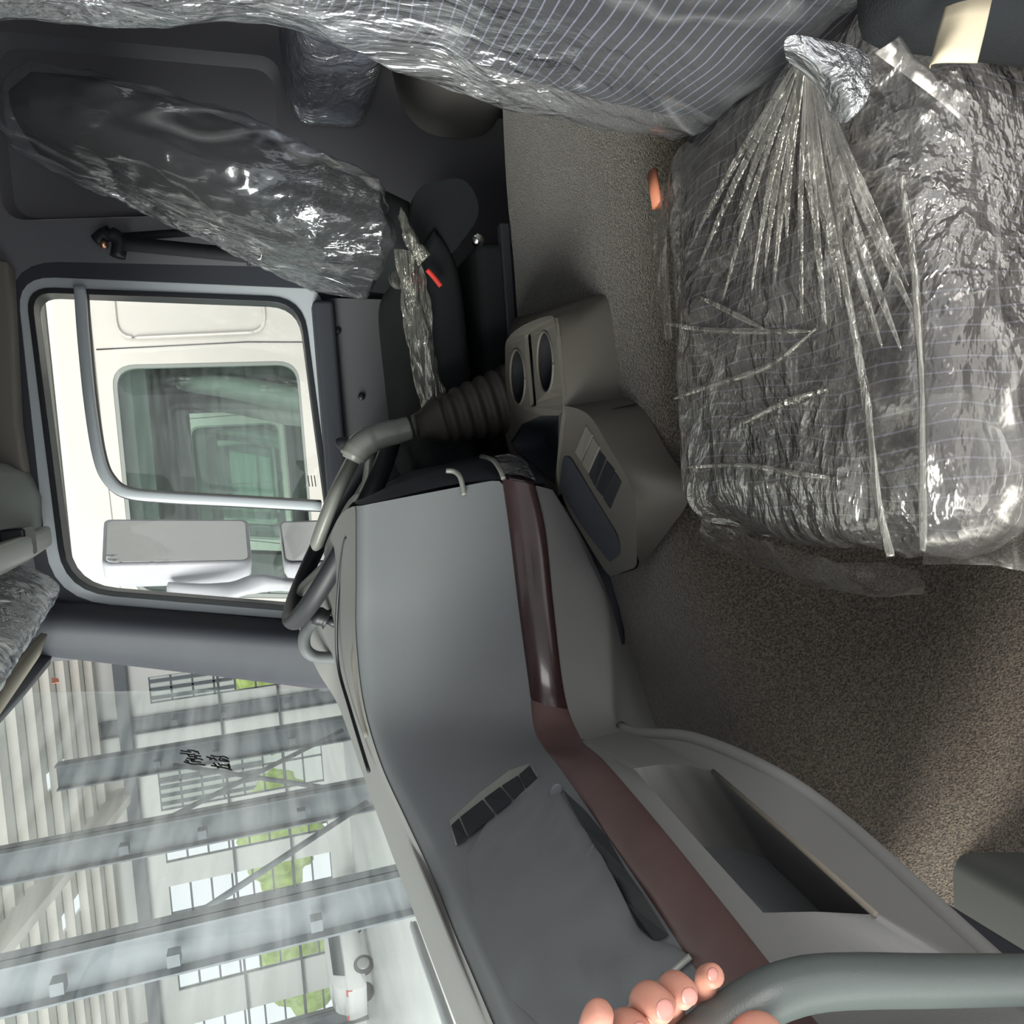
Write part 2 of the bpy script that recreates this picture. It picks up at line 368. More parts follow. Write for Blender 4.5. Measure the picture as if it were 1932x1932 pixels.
for i in range(3):
    a = at(581+6*i, 897, Y=YD+.038); b = at(584+6*i, 918, Y=YD+.038)
    tube('glass_marking', [a, b], .0012, M['ink'], wgl, n=6)
# A pillar between the door and the windscreen
rows = []
for k, (x0, y0, Y0, x1, y1, Y1) in enumerate([(70, 1130, 1.95, 668, 1180, 1.95), (74, 1150, 1.90, 690, 1200, 1.90), (82, 1180, 1.88, 690, 1222, 1.88), (80, 1205, 1.90, 690, 1245, 1.90),
                          (78, 1225, 1.915, 690, 1275, 1.915), (84, 1236, 1.96, 690, 1313, 1.96)]):
    a, b = at(x0, y0, Y=Y0), at(x1, y1, Y=Y1); a = a+(a-b)*.6; b = b+(b-a)*.6
    rows.append([a.lerp(b, t/14) for t in range(15)])
tag(sheet('wall_front_pillar', rows, M['door'], solid=.012, subsurf=1), kind='structure')
# windscreen
def ws(z, t):   # t 0 at driver side, 1 at passenger side
    Y = 1.93-t*1.9; bow = 1-(2*t-1)**2
    return V((-.50-.13*bow-(1.0-z)*.14, Y, z))
rows = [[ws(.70+.93*j/8, t/20) for t in range(21)] for j in range(9)]
tag(sheet('window_1', rows, M['glassw']), kind='structure', label='large windscreen with handwriting on the glass')
tag(plate('wall_rear', [(1.4, -.05, -.05), (1.4, 2.0, -.05), (1.4, 2.0, 1.62), (1.4, -.05, 1.62)], [], (.04, 0, 0), M['wall']), kind='structure')
tag(box('wall_right', (.70, -.1, -.05), (1.4, -.05, 1.62), M['wall']), kind='structure')
tag(box('ceiling', (-.25, -.1, 1.60), (1.44, 2.0, 1.64), M['wall']), kind='structure')
tag(box('floor', (-.8, -.02, .06), (1.4, 2.0, .10), M['seatd']), kind='structure')
# windscreen header with dark gasket
hd = [(0, 1330), (40, 1275), (85, 1236)]
rows = []
for dz, dx in ((0, 0), (-.01, .02), (.02, .05), (.10, .06)):
    rows.append([V((-.375-.17*(1-(2*t/16-1)**2)+dx, 1.96-t/16*2.0, 1.485+.06*min(1, t/2.2)+dz)) for t in range(17)])
tag(sheet('trim_3', rows, M['door'], solid=.01), kind='structure')

# ================================================================= engine tunnel and floor carpets
def tun(x, s):
    prof = [(.66, .10), (.70, .16), (.76, .30), (.82, .42), (.87, .485), (.95, .51), (1.15, .512), (1.36, .51), (1.42, .50), (1.45, .42), (1.47, .12)]
    return [V((x, y, z)) for y, z in prof]
rows = []
for i in range(29):
    x = -.75+i*.075
    r = cat(tun(x, 0), 4); 
    for p in r:
        if x < -.05: p.z -= .10*min(1, (-.05-x)/.35)**1.3*(1 if p.z > .2 else 0)*max(0, (p.z-.1)/.41)
        if x < .1: p.y += .0
        p.z += .006*noise.noise(p*6)
    rows.append(r)
tun_o = sheet('engine_tunnel', rows, M['carpet'], subsurf=1)
tag(tun_o, 'brown grey carpet covering the raised engine tunnel between the seats', 'carpet', kind='structure')
rows = [[V((x, y, .11+.012*noise.noise(V((x*8, y*8, 0)))+(.10*max(0, (-x-.35))))) for x in [(-.8+.06*i) for i in range(26)]] for y in (.28, .36, .44, .52, .60, .68, .76)]
tag(sheet('floor_mat', rows, M['carpet'], solid=.01), 'dark ribbed mat in the passenger footwell', 'floor mat')
stepm = mat('grey_step_trim', (.07, .075, .07), .6, .3)
tag(box('sill_trim', (-.78, .45, .10), (-.52, .84, .21), stepm, bevel=.03), 'low grey sill trim at the foot of the dashboard', 'trim')

# ================================================================= dashboard
dash = empty('dashboard', (-.4, 1.0, .5), 'large grey moulded dashboard with a dark wood strip running across it', 'dashboard')
def P(x, y, X=None, Y=None): return at(x, y, X=X, Y=Y)
NP = 60
def line(pts): return resample(cat([P(*p[:2], X=p[2]) if p[3] == 'X' else P(*p[:2], Y=p[2]) for p in pts], 8), NP)
def cs(*p): return p
T = line([(676, 955, 1.07, 'Y'), (676, 1100, 1.07, 'Y'), (676, 1200, 1.07, 'Y'), (690, 1330, 1.05, 'Y'), (722, 1440, 1.0, 'Y'), (770, 1540, .93, 'Y'), (820, 1640, -.45, 'X'), (860, 1740, -.45, 'X'), (900, 1830, -.45, 'X'), (1000, 2060, -.45, 'X')])
TB = [p+V((-.02, .03, .012)) if i < NP*.0 else p for i, p in enumerate(T)]
WT = line([(948, 903, 1.07, 'Y'), (962, 1000, 1.07, 'Y'), (980, 1150, 1.065, 'Y'), (1000, 1300, 1.03, 'Y'), (1012, 1385, .97, 'Y'), (1060, 1452, -.355, 'X'), (1150, 1582, -.35, 'X'), (1250, 1730, -.345, 'X'), (1312, 1825, -.345, 'X'), (1430, 1995, -.345, 'X')])
WB = line([(1008, 915, 1.055, 'Y'), (1028, 1000, 1.055, 'Y'), (1044, 1150, 1.05, 'Y'), (1064, 1310, 1.01, 'Y'), (1092, 1388, .94, 'Y'), (1140, 1440, -.335, 'X'), (1230, 1545, -.33, 'X'), (1345, 1688, -.325, 'X'), (1450, 1822, -.32, 'X'), (1570, 1975, -.32, 'X')])
LP = line([(1045, 925, 1.08, 'Y'), (1110, 1030, 1.10, 'Y'), (1148, 1130, 1.10, 'Y'), (1158, 1270, 1.05, 'Y'), (1172, 1372, .97, 'Y'), (1300, 1392, -.33, 'X'), (1440, 1450, -.31, 'X'), (1580, 1545, -.325, 'X'), (1850, 1792, -.34, 'X'), (2000, 1930, -.35, 'X')])
def interp(A, B, t, bulge=0, n=V((0, 0, 0))): return [a.lerp(b, t)+n*bulge for a, b in zip(A, B)]
# upper face with rounded shoulder
def back(L, dx, dy, dz):
    out = []
    for i, p in enumerate(L):
        s = min(1, max(0, (i/NP-.35)/.25)); out.append(p+V((-dx*s, dy*(1-s), dz)))
    return out
cw = V((.0, -.0, 0))
rows = [back(T, .10, .10, -.06), back(T, .05, .05, -.012), back(T, .028, .028, .003), back(T, .012, .012, .002), back(T, 0.002, 0.002, -.006)]
for t in (.06, .14, .25, .4, .55, .7, .85, 1): rows.append(interp(T, WT, t))
sheet('upper_face', rows, M['dash'], dash, subsurf=1)
# wood strip, a little proud, rounded; glossy where the film is off, dull where it is still on
ns = 37
def stripw(name, i0, i1, mt, extra=None):
    rows = []
    for t, pr in ((-.02, 0), (0, .006), (.2, .012), (.5, .014), (.8, .012), (1, .006), (1.02, 0)):
        row = []
        for i in range(i0, i1):
            s = min(1, max(0, (i/NP-.42)/.2)); nrm = V((s, -(1-s), .1)).normalized()
            row.append(WT[i].lerp(WB[i], t)+nrm*pr)
        rows.append(row)
    o = sheet(name, rows, mt, dash, subsurf=1); return o
kx = 26
for i, p in enumerate(WT):
    pass
wa = next(i for i, p in enumerate(WT) if p.y < 1.025)
stripw('wood_strip', 0, wa+1, M['wood'])['label'] = 'glossy dark red wood strip'
stripw('wood_strip', wa, NP, M['woodm'])['label'] = 'dull film covered dark red wood strip'
# rear end of the strip wraps round to the driver side
we = []
for (x, y, Y) in ((948, 903, 1.07), (938, 878, 1.12), (925, 862, 1.2), (905, 850, 1.34)): we.append(P(x, y, Y=Y))
wf = []
for (x, y, Y) in ((1008, 915, 1.055), (992, 882, 1.11), (970, 862, 1.2), (945, 853, 1.34)): wf.append(P(x, y, Y=Y))
a, b = cat(we, 5), cat(wf, 5)
sheet('wood_strip', [a, interp(a, b, .33), interp(a, b, .66), b], M['wood'], dash, solid=.006)['label'] = 'wood strip end wrapped in clear film'
sheet('film_end', [[p+V((.006, -.008, 0)) for p in a[:9]], [p+V((.01, -.012, 0)) for p in interp(a, b, .5)[:9]], [p+V((.006, -.008, 0)) for p in b[:9]]], M['filmk'], dash)
# rear side of the centre block, facing the driver's seat
rr = []
for pts in ([(676, 955, 1.07), (760, 935, 1.07), (850, 915, 1.07), (948, 903, 1.07), (1008, 915, 1.055), (1045, 925, 1.08), (1148, 1130, 1.10)],
            [(668, 948, 1.09), (752, 922, 1.1), (845, 895, 1.1), (944, 893, 1.09), (1000, 905, 1.08), (1043, 918, 1.1), (1146, 1120, 1.14)],
            [(665, 944, 1.14), (745, 912, 1.2), (840, 880, 1.2), (925, 862, 1.2), (975, 870, 1.2), (1020, 900, 1.2), (1120, 1100, 1.25)],
            [(640, 985, 1.5), (740, 905, 1.55), (835, 868, 1.55), (905, 853, 1.5), (945, 858, 1.5), (1000, 890, 1.5), (1100, 1090, 1.5)]):
    rr.append(resample(cat([P(x, y, Y=Y) for x, y, Y in pts], 5), 26))
sheet('driver_side_face', rr, M['door'], dash, subsurf=1)
arc = cat([P(842, 888, Y=1.085), P(858, 890, Y=1.08), P(869, 902, Y=1.07), (P(876, 934, Y=1.062))], 6)
tube('trim_clip', arc, .004, M['silver'], dash, n=8)
arc = cat([P(908, 862, Y=1.16), P(930, 868, Y=1.10), P(943, 885, Y=1.07), P(950, 903, Y=1.058)], 6)
tube('trim_clip', arc, .004, M['silver'], dash, n=8)
# lower body
low = [p+V((-.02 if i > NP*.45 else 0, .05, -.05)) for i, p in enumerate(LP)]
nb = 25
rows = [WB] + [interp(WB, LP, t) for t in (.15, .4, .7, .9)] + [LP, [p+V((-.03, .03, -.02)) for p in LP], [p+V((-.06, .12, -.12)) for p in LP]]
sheet('lower_face', [r[:nb] for r in rows], M['dash2'], dash, subsurf=1)
# passenger shelf panel with an open tray
op = [P(1195, 1450, X=-.322), P(1240, 1443, X=-.32), P(1290, 1443, X=-.315), P(1345, 1455, X=-.31), P(1500, 1590, X=-.305), P(1652, 1726, X=-.30), P(1540, 1720, X=-.312), P(1440, 1722, X=-.322), P(1320, 1590, X=-.322)]
UL = [op[0], op[8], op[7]]; EN = [op[7], op[6], op[5]]; LR = [op[5], op[4], op[3]]; TP = [op[3], op[2], op[1], op[0]]
segs = [(WB[nb-1:], UL, 24), ([WB[-1], LP[-1]], EN, 12), (LP[nb-1:][::-1], LR, 24), ([LP[nb-1], WB[nb-1]], TP, 12)]
ro, ri2 = [], []
for so, si, n in segs:
    ro += resample(so, n)[:-1]; ri2 += resample(si, n)[:-1]
opr = ri2; ro.append(ro[0]); rin = ri2+ri2[:1]
sheet('shelf_panel', [ro, interp(ro, rin, .04), interp(ro, rin, .5), interp(ro, rin, .95), rin], M['dash2'], dash)
tube('tray_lip', LR, .0022, M['tan'], dash, n=8)
depth = V((-.10, .0, -.055))
ri = [p+depth for p in opr]
sheet('tray_wall', [opr+opr[:1], [p.lerp(q, .5) for p, q in zip(opr+opr[:1], ri+ri[:1])], ri+ri[:1]], M['dash2'], dash)
mesh('tray_floor', ri, [tuple(t) for t in tessellate_polygon([ri])], M['dash'], dash, smooth=False)
lipr = LP[nb-2:]
tube('shelf_lip', lipr, .008, M['dash2'], dash, n=10)
rows = [lipr, [p+V((-.015, 0.005, -.008)) for p in lipr], [p+V((-.03, .0, .0)) for p in lipr]]
sheet('under_shelf', rows, M['door'], dash, subsurf=1)
# glovebox door: thin raised panel over the upper face
def gp(x, y, d=.0): return at(x, y, X=None, Y=None) if False else None
def onface(x, y, lift=.006):
    # nearest point on the upper face (between T and WT) along the view ray
    best = None
    d = ray(x, y).normalized()
    for i in range(NP):
        for k in range(0, 41):
            p = T[i].lerp(WT[i], k/40); w = p-CAM; e = (w-d*w.dot(d)).length/w.length
            if best is None or e < best[0]: best = (e, p)
    p = best[1]; w = (p-CAM).length
    return CAM+d*(w-lift)
def pline(pts, n):
    return [(p.x, p.y) for p in resample([V((x, y, 0)) for x, y in pts], n)]
ga = pline([(1048, 1482), (1080, 1530), (1120, 1588), (1150, 1640), (1180, 1700), (1202, 1747), (1228, 1772), (1262, 1778), (1302, 1803)], 17)
gb = pline([(1010, 1468), (930, 1530), (880, 1620), (900, 1760), (960, 1880), (1085, 1995)], 17)
gr_ = []
for k in range(9):
    t = (k/8); lift = .006 if k else .001
    gr_.append([onface(a0[0]*(1-t)+b0[0]*t, a0[1]*(1-t)+b0[1]*t, lift if 0 < j < 16 else .001) for j, (a0, b0) in enumerate(zip(ga, gb))])
gr_.insert(1, [p.lerp(q_, .06)+(CAM-p).normalized()*.004 for p, q_ in zip(gr_[0], gr_[1])])
gbd = sheet('glovebox_door', gr_, M['dash'], dash)
tube('glovebox_edge', [onface(1303, 1804, .007), onface(1240, 1858, .007), onface(1180, 1908, .007), onface(1100, 1975, .007)], .0022, M['silver'], gbd, n=8)
# latch recess beside the glovebox door
lr = [(1060, 1488), (1105, 1530), (1145, 1578), (1180, 1640), (1215, 1690), (1262, 1765), (1235, 1775), (1205, 1748), (1180, 1700), (1140, 1625), (1100, 1560)]
lo_ = [onface(x, y, .0075) for x, y in lr]
mesh('latch_recess', lo_, [tuple(t) for t in tessellate_polygon([lo_])], M['black'], dash, smooth=False)
ell('latch', onface(1050, 1493, .006), ((.010, -.005, 0), (0, .003, .006), (.003, 0, 0)), M['dash'], gbd)
# switch strip on the centre-to-passenger corner
def quad(name, pts, mt, parent, lift, bevel=.001, back_=.004):
    q = [onface(x, y, lift) for x, y in pts]; b = [p-(CAM-p).normalized()*back_ for p in q]; n = len(q)
    return mesh(name, q+b, [tuple(range(n))]+[(i, (i+1) % n, (i+1) % n+n, i+n) for i in range(n)], mt, parent, smooth=False, bevel=bevel)
quad('switch_bezel', [(848, 1548), (905, 1495), (960, 1455), (1002, 1439), (1016, 1464), (968, 1500), (860, 1596)], M['silver'], dash, .008)
sw = [((850, 1558), (862, 1596)), ((866, 1543), (882, 1580)), ((912, 1507), (935, 1536)), ((945, 1483), (967, 1509)), ((978, 1462), (992, 1490)), ((1000, 1444), (1014, 1466))]
for (a0, a1), (b0, b1) in zip(sw, sw[1:]):
    f = lambda p, q, t: (p[0]+(q[0]-p[0])*t, p[1]+(q[1]-p[1])*t)
    quad('switch', [f(a0, b0, .04), f(a0, b0, .96), f(a1, b1, .96), f(a1, b1, .04)], M['black'], dash, .014, back_=.008)
# top: instrument hood, upper pad to the windscreen
hood = []
for pts in ([(560, 1180, 1.62), (600, 1268, 1.6), (640, 1335, 1.6), (700, 1505, 1.38), (782, 1725, 1.05), (862, 1935, .82), (930, 2100, .66)],
            [(600, 1100, 1.5), (622, 1180, 1.5), (645, 1300, 1.45), (700, 1470, 1.25), (782, 1680, .98), (864, 1900, .78), (950, 2090, .62)],
            [(628, 990, 1.3), (636, 1120, 1.3), (652, 1270, 1.28), (690, 1400, 1.18), (770, 1600, .95), (858, 1820, .72), (960, 2080, .57)],
            [(645, 965, 1.16), (655, 1100, 1.17), (664, 1230, 1.16), (690, 1370, 1.10), (760, 1545, .96), (838, 1730, .76), (970, 2080, .545)]):
    hood.append(resample(cat([P(x, y, Y=Y) for x, y, Y in pts], 8), NP))
hood.append(back(T, .028, .028, .003)); hood.append(back(T, .012, .012, .002))
sheet('dash_top', hood, M['dash2'], dash, subsurf=1)
for off in ((648, 1000), ):
    g = cat([P(672, 1045, Y=1.13), P(655, 1015, Y=1.16), P(643, 1080, Y=1.24), P(636, 1180, Y=1.3), P(640, 1260, Y=1.32), P(662, 1340, Y=1.25), P(697, 1455, Y=1.12)], 8)
    tube('hood_groove', [p+V((0, 0, .001)) for p in g], .003, M['black'], dash, n=6)
g = cat([P(676, 1175, Y=1.13), P(668, 1240, Y=1.13), P(676, 1310, Y=1.12), P(692, 1390, Y=1.09)], 6)
tube('hood_slot', g, .008, M['grey'], dash, n=8, flat=.5)
# round vent pod at the far top of the dashboard
vp = cat([P(640, 1150, Y=1.5), P(600, 1165, Y=1.52), P(576, 1195, Y=1.52), P(577, 1225, Y=1.52), P(600, 1240, Y=1.52), P(645, 1240, Y=1.5)], 6)
tube('vent_rim', vp, .012, M['dash'], dash, n=10)
box('vent_inner', (-.36, 1.53, .83), (-.30, 1.58, .90), M['black'], dash, bevel=.01)
# body that closes the dashboard behind its faces
box('dash_core', (-.60, 1.12, .45), (-.12, 1.88, .80), M['door'], dash, bevel=.03)
box('dash_core', (-.62, .05, .30), (-.52, 1.12, .76), M['door'], dash, bevel=.02)

# ================================================================= steering wheel, column stalk
whl = empty('steering_wheel', (-.085, 1.5, .85), 'dark four spoke steering wheel with grey hub seen from its side', 'steering wheel')
A, B = at(545, 1178, Y=1.5), at(738, 806, Y=1.5); c = (A+B)/2; R = (A-B).length/2
u = (A-B).normalized(); v = V((0, 1, 0)); v = (v-u*v.dot(u)).normalized(); w = u.cross(v)
if w.z < 0: w = -w
rings = []
for i in range(64):
    a = 2*math.pi*i/64; rad = u*math.cos(a)+v*math.sin(a)
    rings.append(sring(c+rad*(R-.008), rad, w, .014, .017, 16, 2))
rings.append(rings[0]); loft('rim', rings, M['rubber'], whl, cap=False)
hub = [sring(c-w*.055, u, v, .05, .05, 24, 3), sring(c-w*.035, u, v, .075, .07, 24, 3), sring(c-w*.005, u, v, .078, .072, 24, 3), sring(c+w*.006, u, v, .06, .06, 24, 3)]
loft('hub_pad', hub, M['silver'], whl, subsurf=1)
for a in (35, 145, 215, 325):
    rad = u*math.cos(math.radians(a))+v*math.sin(math.radians(a)); tn = rad.cross(w)
    loft('spoke', [sring(c+rad*r-w*dz, tn, w, hw, .009, 12, 3) for r, hw, dz in ((.05, .032, .02), (.12, .026, .018), (R-.03, .02, .004), (R-.006, .016, 0))], M['silver'], whl)
loft('column', [sring(c-w*d, u, v, r, r, 20, 2.5) for d, r in ((.04, .05), (.12, .06), (.3, .07), (.42, .07))], M['black'], whl)
# visible grey spoke cover nearest the camera
sp = [at(596, 1032, Y=1.40), at(612, 985, Y=1.37), at(634, 930, Y=1.36), at(655, 888, Y=1.38), at(668, 862, Y=1.40)]
tube('spoke_cover', cat(sp, 4), [.012]+[.02]*15+[.012], M['silver'], whl, n=14, flat=.62, up=tuple(w))
st = empty('column_stalk', tuple(at(600, 1160, Y=1.42)), 'black column stalk with rounded knob behind the steering wheel', 'stalk')
tube('knob', [at(583, 1161, Y=1.42), at(590, 1160, Y=1.42), at(604, 1163, Y=1.42), at(612, 1166, Y=1.42), at(617, 1168, Y=1.42)], [.009, .016, .017, .015, .02], M['black'], st, n=14)
tube('stem', [at(616, 1168, Y=1.42), at(640, 1180, Y=1.42)], .008, M['black'], st)

# ================================================================= gear lever
gl_ = empty('gear_lever', tuple(at(955, 760, Y=1.3)), 'tall gear lever with silver grey handle and ribbed dark rubber boot', 'gear lever')
base = at(968, 752, Y=1.28); top = at(785, 806, Y=1.28); ax = (top-base).normalized()
v1 = ax.cross(V((0, 1, 0))).normalized(); v2 = v1.cross(ax)
rg = []; nf = 6
for i in range(nf*6+1):
    t = i/(nf*6); L = (top-base).length*.78; r = (.058-.020*t)*(1+.07*math.sin(i/6*2*math.pi))
    rg.append(sring(base+ax*L*t, v1, v2, r, r*.9, 28, 2.6))
bootm = mat('ribbed_boot', (.03, .026, .023), .6, .35)
bt_ = loft('boot', rg, bootm, gl_)
L = (top-base).length
loft('boot_collar', [sring(base+ax*L*t, v1, v2, r, r, 24, 3) for t, r in ((.76, .04), (.80, .038), (.93, .024), (1.0, .022))], bootm, bt_)
h = cat([at(772, 808, Y=1.28), at(745, 815, Y=1.28), at(715, 823, Y=1.28), at(690, 835, Y=1.28), at(672, 852, Y=1.28), at(663, 868, Y=1.28)], 5)
tube('handle', h, [.02]*5+[.021]*8+[.023]*8+[.022]*3+[.016]*2, M['silver'], gl_, n=16)['label'] = 'silver grey gear lever handle'
ell('knob_cap', at(664, 846, Y=1.29), (u*.014, V((0, .016, 0)), w*.030), M['black'], gl_)

# ================================================================= floor console with cup holders
con = empty('floor_console', tuple(at(1120, 760, Z=.51)), 'grey moulded floor console with two round cup holders and a row of switches', 'console')
TZ = .60
def cz(x, y, z): return at(x, y, Z=z)
# rear block
topo = [cz(953, 668, .595), cz(957, 640, .598), cz(985, 615, .60), cz(1035, 596, .60), cz(1047, 612, .60), cz(1056, 700, .595), cz(1062, 762, .59), cz(1058, 800, .59), cz(1050, 880, .575), cz(1045, 940, .56), cz(960, 850, .585), cz(955, 760, .595)]
# cup holders: two round holes and a slot between, plus the open bin
def circ(cx, cy, rx, ry, z, n=28, tilt=.12):
    return [cz(cx+rx*math.cos(2*math.pi*i/n)+tilt*rx*math.sin(2*math.pi*i/n), cy+ry*math.sin(2*math.pi*i/n), z) for i in range(n)]
c1 = circ(977, 711, 14, 52, .597); c2 = circ(1029, 683, 15, 58, .598)
slot = roundpoly([cz(989, 632, .598), cz(1001, 627, .598), cz(1012, 766, .596), cz(1001, 769, .596)], .005, 3)
bin_ = [cz(963, 835, .585), cz(985, 800, .59), cz(1020, 784, .59), cz(1054, 784, .588), cz(1053, 840, .58), cz(1047, 915, .566), cz(1010, 885, .572), cz(975, 855, .58)]
plate('cup_deck', cat(topo, 3, closed=True), [c1, c2, slot, bin_], (0, 0, -.006), M['console'], con)['label'] = 'pale grey deck around the cup holders'
for cc in (c1, c2):
    dn = [p+V((0, 0, -.07)) for p in cc]
    o = loft('cup_holder', [cc, dn], M['black'], con, cap=False); 
    mesh('cup_base', dn, [tuple(range(len(dn)))], M['black'], o, smooth=False)
    tube('cup_ring', cc+cc[:2], .0022, M['console'], o, n=8)
dn = [p+V((0, 0, -.012)) for p in slot]; mesh('card_slot', dn, [tuple(range(len(dn)))], M['grey'], con, smooth=False)
dn = [p+V((0, 0, -.06)) for p in bin_]
loft('open_bin', [bin_, dn], M['door'], con, cap=False); mesh('bin_floor', dn, [tuple(range(len(dn)))], M['door'], con, smooth=False)
# skirt of the rear block
sk_t = resample(cat([cz(953, 668, .595), cz(957, 640, .598), cz(985, 615, .60), cz(1035, 596, .60), cz(1047, 606, .60), cz(1056, 700, .595), cz(1066, 765, .588), cz(1110, 782, .575)], 5), 40)
sk_b = resample(cat([cz(965, 600, .515), cz(1010, 590, .51), cz(1080, 570, .51), cz(1135, 552, .51), cz(1152, 566, .51), cz(1166, 680, .51), cz(1172, 742, .51), cz(1205, 760, .51)], 5), 40)
sheet('rear_skirt', [sk_t, interp(sk_t, sk_b, .08), interp(sk_t, sk_b, .5), interp(sk_t, sk_b, .92), sk_b], M['console'], con, subsurf=1)
# front block: sloping switch deck, ridge and outer flank
rid = resample(cat([cz(1066, 765, .588), cz(1110, 782, .58), cz(1150, 845, .575), cz(1196, 930, .57), cz(1200, 1000, .56), cz(1202, 1068, .55)], 5), 30)
foot = resample(cat([cz(1172, 742, .505), cz(1210, 765, .505), cz(1255, 845, .505), cz(1302, 928, .505), cz(1262, 1000, .505), cz(1206, 1070, .505)], 5), 30)
sheet('outer_flank', [rid, interp(rid, foot, .06), interp(rid, foot, .5), interp(rid, foot, .95), foot], M['console'], con, subsurf=1)
inn = resample(cat([cz(1060, 775, .588), cz(1054, 860, .575), cz(1062, 940, .56), cz(1100, 1010, .545), cz(1140, 1075, .53), cz(1152, 1088, .52)], 5), 30)
dk = [interp(rid, inn, t) for t in (0, .25, .5, .75, 1)]
sheet('switch_deck', [[p for p in r] for r in dk], M['console'], con, subsurf=1)
rc = resample(cat([cz(1200, 1040, .555), cz(1206, 1068, .55), cz(1180, 1080, .53), cz(1152, 1088, .52)], 4), 14)
rb = resample([cz(1206, 1070, .505), cz(1180, 1078, .50), cz(1150, 1090, .49)], 14)
sheet('front_end', [rc, rb], M['console'], con)
# black switches set across the deck
def deckp(x, y, dz=.004):
    d = ray(x, y).normalized(); best = None
    for r0, r1 in zip(dk, dk[1:]):
        for i in range(30):
            for k in range(9):
                p = r0[i].lerp(r1[i], k/8); wv = p-CAM; e = (wv-d*wv.dot(d)).length
                if best is None or e < best[0]: best = (e, wv.length)
    return CAM+d*(best[1]-dz)
L0, L1 = [(1104, 800), (1117, 822), (1130, 844), (1143, 865), (1157, 887), (1172, 910)], [(1083, 850), (1096, 872), (1109, 893), (1122, 918), (1136, 936), (1150, 960)]
for i in range(5):
    q = [deckp(*p) for p in ((L0[i][0]+1, L0[i][1]+3), L0[i+1], L1[i+1], (L1[i][0]+1, L1[i][1]+3))]
    b = [p+V((0, 0, -.008)) for p in q]
    mesh('switch', q+b, [(0, 1, 2, 3)]+[(k, (k+1) % 4, (k+1) % 4+4, k+4) for k in range(4)], M['black'] if i > 1 else M['grey'], con, smooth=False, bevel=.001)
rec = roundpoly([deckp(1062, 862, .003), deckp(1075, 862, .003), deckp(1165, 1010, .003), deckp(1172, 1045, .003), deckp(1150, 1062, .003), deckp(1092, 985, .003), deckp(1055, 920, .003)], .01, 4)
mesh('side_pocket', rec, [tuple(t) for t in tessellate_polygon([rec])], M['door'], con, smooth=False)
box('inner_block', (-.12, 1.0, .49), (.17, 1.22, .515), M['door'], con)

# ================================================================= driver seat
ds = empty('driver_seat', (.35, 1.58, .2), 'dark driver seat wrapped in clear plastic film beside the far door', 'seat')
def seatback(name, secs, mt, parent, n=40, amp=0, sc=8, stretch=(1, 1, .6), seed=0, yaw=0, dense=5, e=3.4):
    # secs: z, x_front, x_back, y0, y1
    dn_ = []
    for i in range(len(secs)-1):
        for k in range(dense):
            t = k/dense; dn_.append([a+(b-a)*t for a, b in zip(secs[i], secs[i+1])])
    dn_.append(secs[-1]); rings = []
    for z, xf, xb, y0, y1 in dn_:
        rings.append(sring(((xf+xb)/2, (y0+y1)/2, z), (0, 1, 0), (1, 0, 0), (y1-y0)/2, (xb-xf)/2, n, e))
    o = loft(name, rings, mt, parent)
    if amp: wrinkle(o, amp, sc, stretch, seed)
    return o
secs = [(.70, .37, .50, 1.38, 1.70), (.76, .385, .52, 1.36, 1.73), (.86, .42, .56, 1.35, 1.74), (.98, .475, .61, 1.35, 1.74), (1.10, .53, .65, 1.37, 1.73), (1.20, .57, .68, 1.39, 1.72), (1.29, .60, .69, 1.42, 1.69), (1.33, .62, .67, 1.46, 1.66)]
seatback('backrest', secs, M['seatd'], ds)
secs2 = [(z, xf-.02-(.015 if i in (2, 3, 4) else 0), xb+.01, y0-.02, y1+.0) for i, (z, xf, xb, y0, y1) in enumerate(secs)]
secs2[0] = (.735, .40, .43, 1.38, 1.58); secs2.append((1.36, .62, .65, 1.5, 1.62))
seatback('plastic_cover', secs2, M['film3'], ds, n=130, amp=.013, sc=13, stretch=(1, 1, .4), seed=3, dense=18)['label'] = 'crumpled clear plastic bag over the backrest'
# cushion: seen edge on
rings = []
for i in range(30):
    t = i/29; x = -.04+t*.46; hz = .055*(1-(2*t-1)**8)+.003
    rings.append(sring((x, 1.57, .655+.015*t), (0, 1, 0), (0, 0, 1), .22, hz, 36, 4))
loft('cushion', rings, M['seatd'], ds)
# gathered film strip along the cushion
fa = resample(cat([at(738, 470, Y=1.345), at(752, 540, Y=1.345), at(765, 640, Y=1.345), at(785, 740, Y=1.345), at(800, 790, Y=1.345)], 6), 60)
fb = resample(cat([at(795, 490, Y=1.33), at(805, 545, Y=1.33), at(815, 620, Y=1.33), at(830, 700, Y=1.33), at(843, 758, Y=1.33)], 6), 60)
o = sheet('plastic_skirt', [[p+V((0, -.02*math.sin(math.pi*t/24), 0)) for p in interp(fa, fb, t/24)] for t in range(25)], M['filmg'], ds)
wrinkle(o, .012, 40, (.18, 1, 1), 2); o['label'] = 'gathered plastic film along the cushion edge'
kn = cat([at(755, 395, Y=1.33), at(765, 430, Y=1.32), at(778, 460, Y=1.31), at(800, 490, Y=1.31)], 5)
o = tube('film_knot', kn, [.008+.016*i/15 for i in range(16)], M['filmg'], ds, n=24, flat=.5); wrinkle(o, .006, 60, (1, 1, 1), 5)
o = sheet('film_tail', [[at(735, 500, Y=1.5), at(770, 500, Y=1.4), at(790, 500, Y=1.36)], [at(728, 530, Y=1.5), at(760, 540, Y=1.4), at(785, 540, Y=1.36)], [at(745, 548, Y=1.5), at(765, 548, Y=1.4), at(785, 560, Y=1.36)]], M['filmg'], ds, subsurf=2)
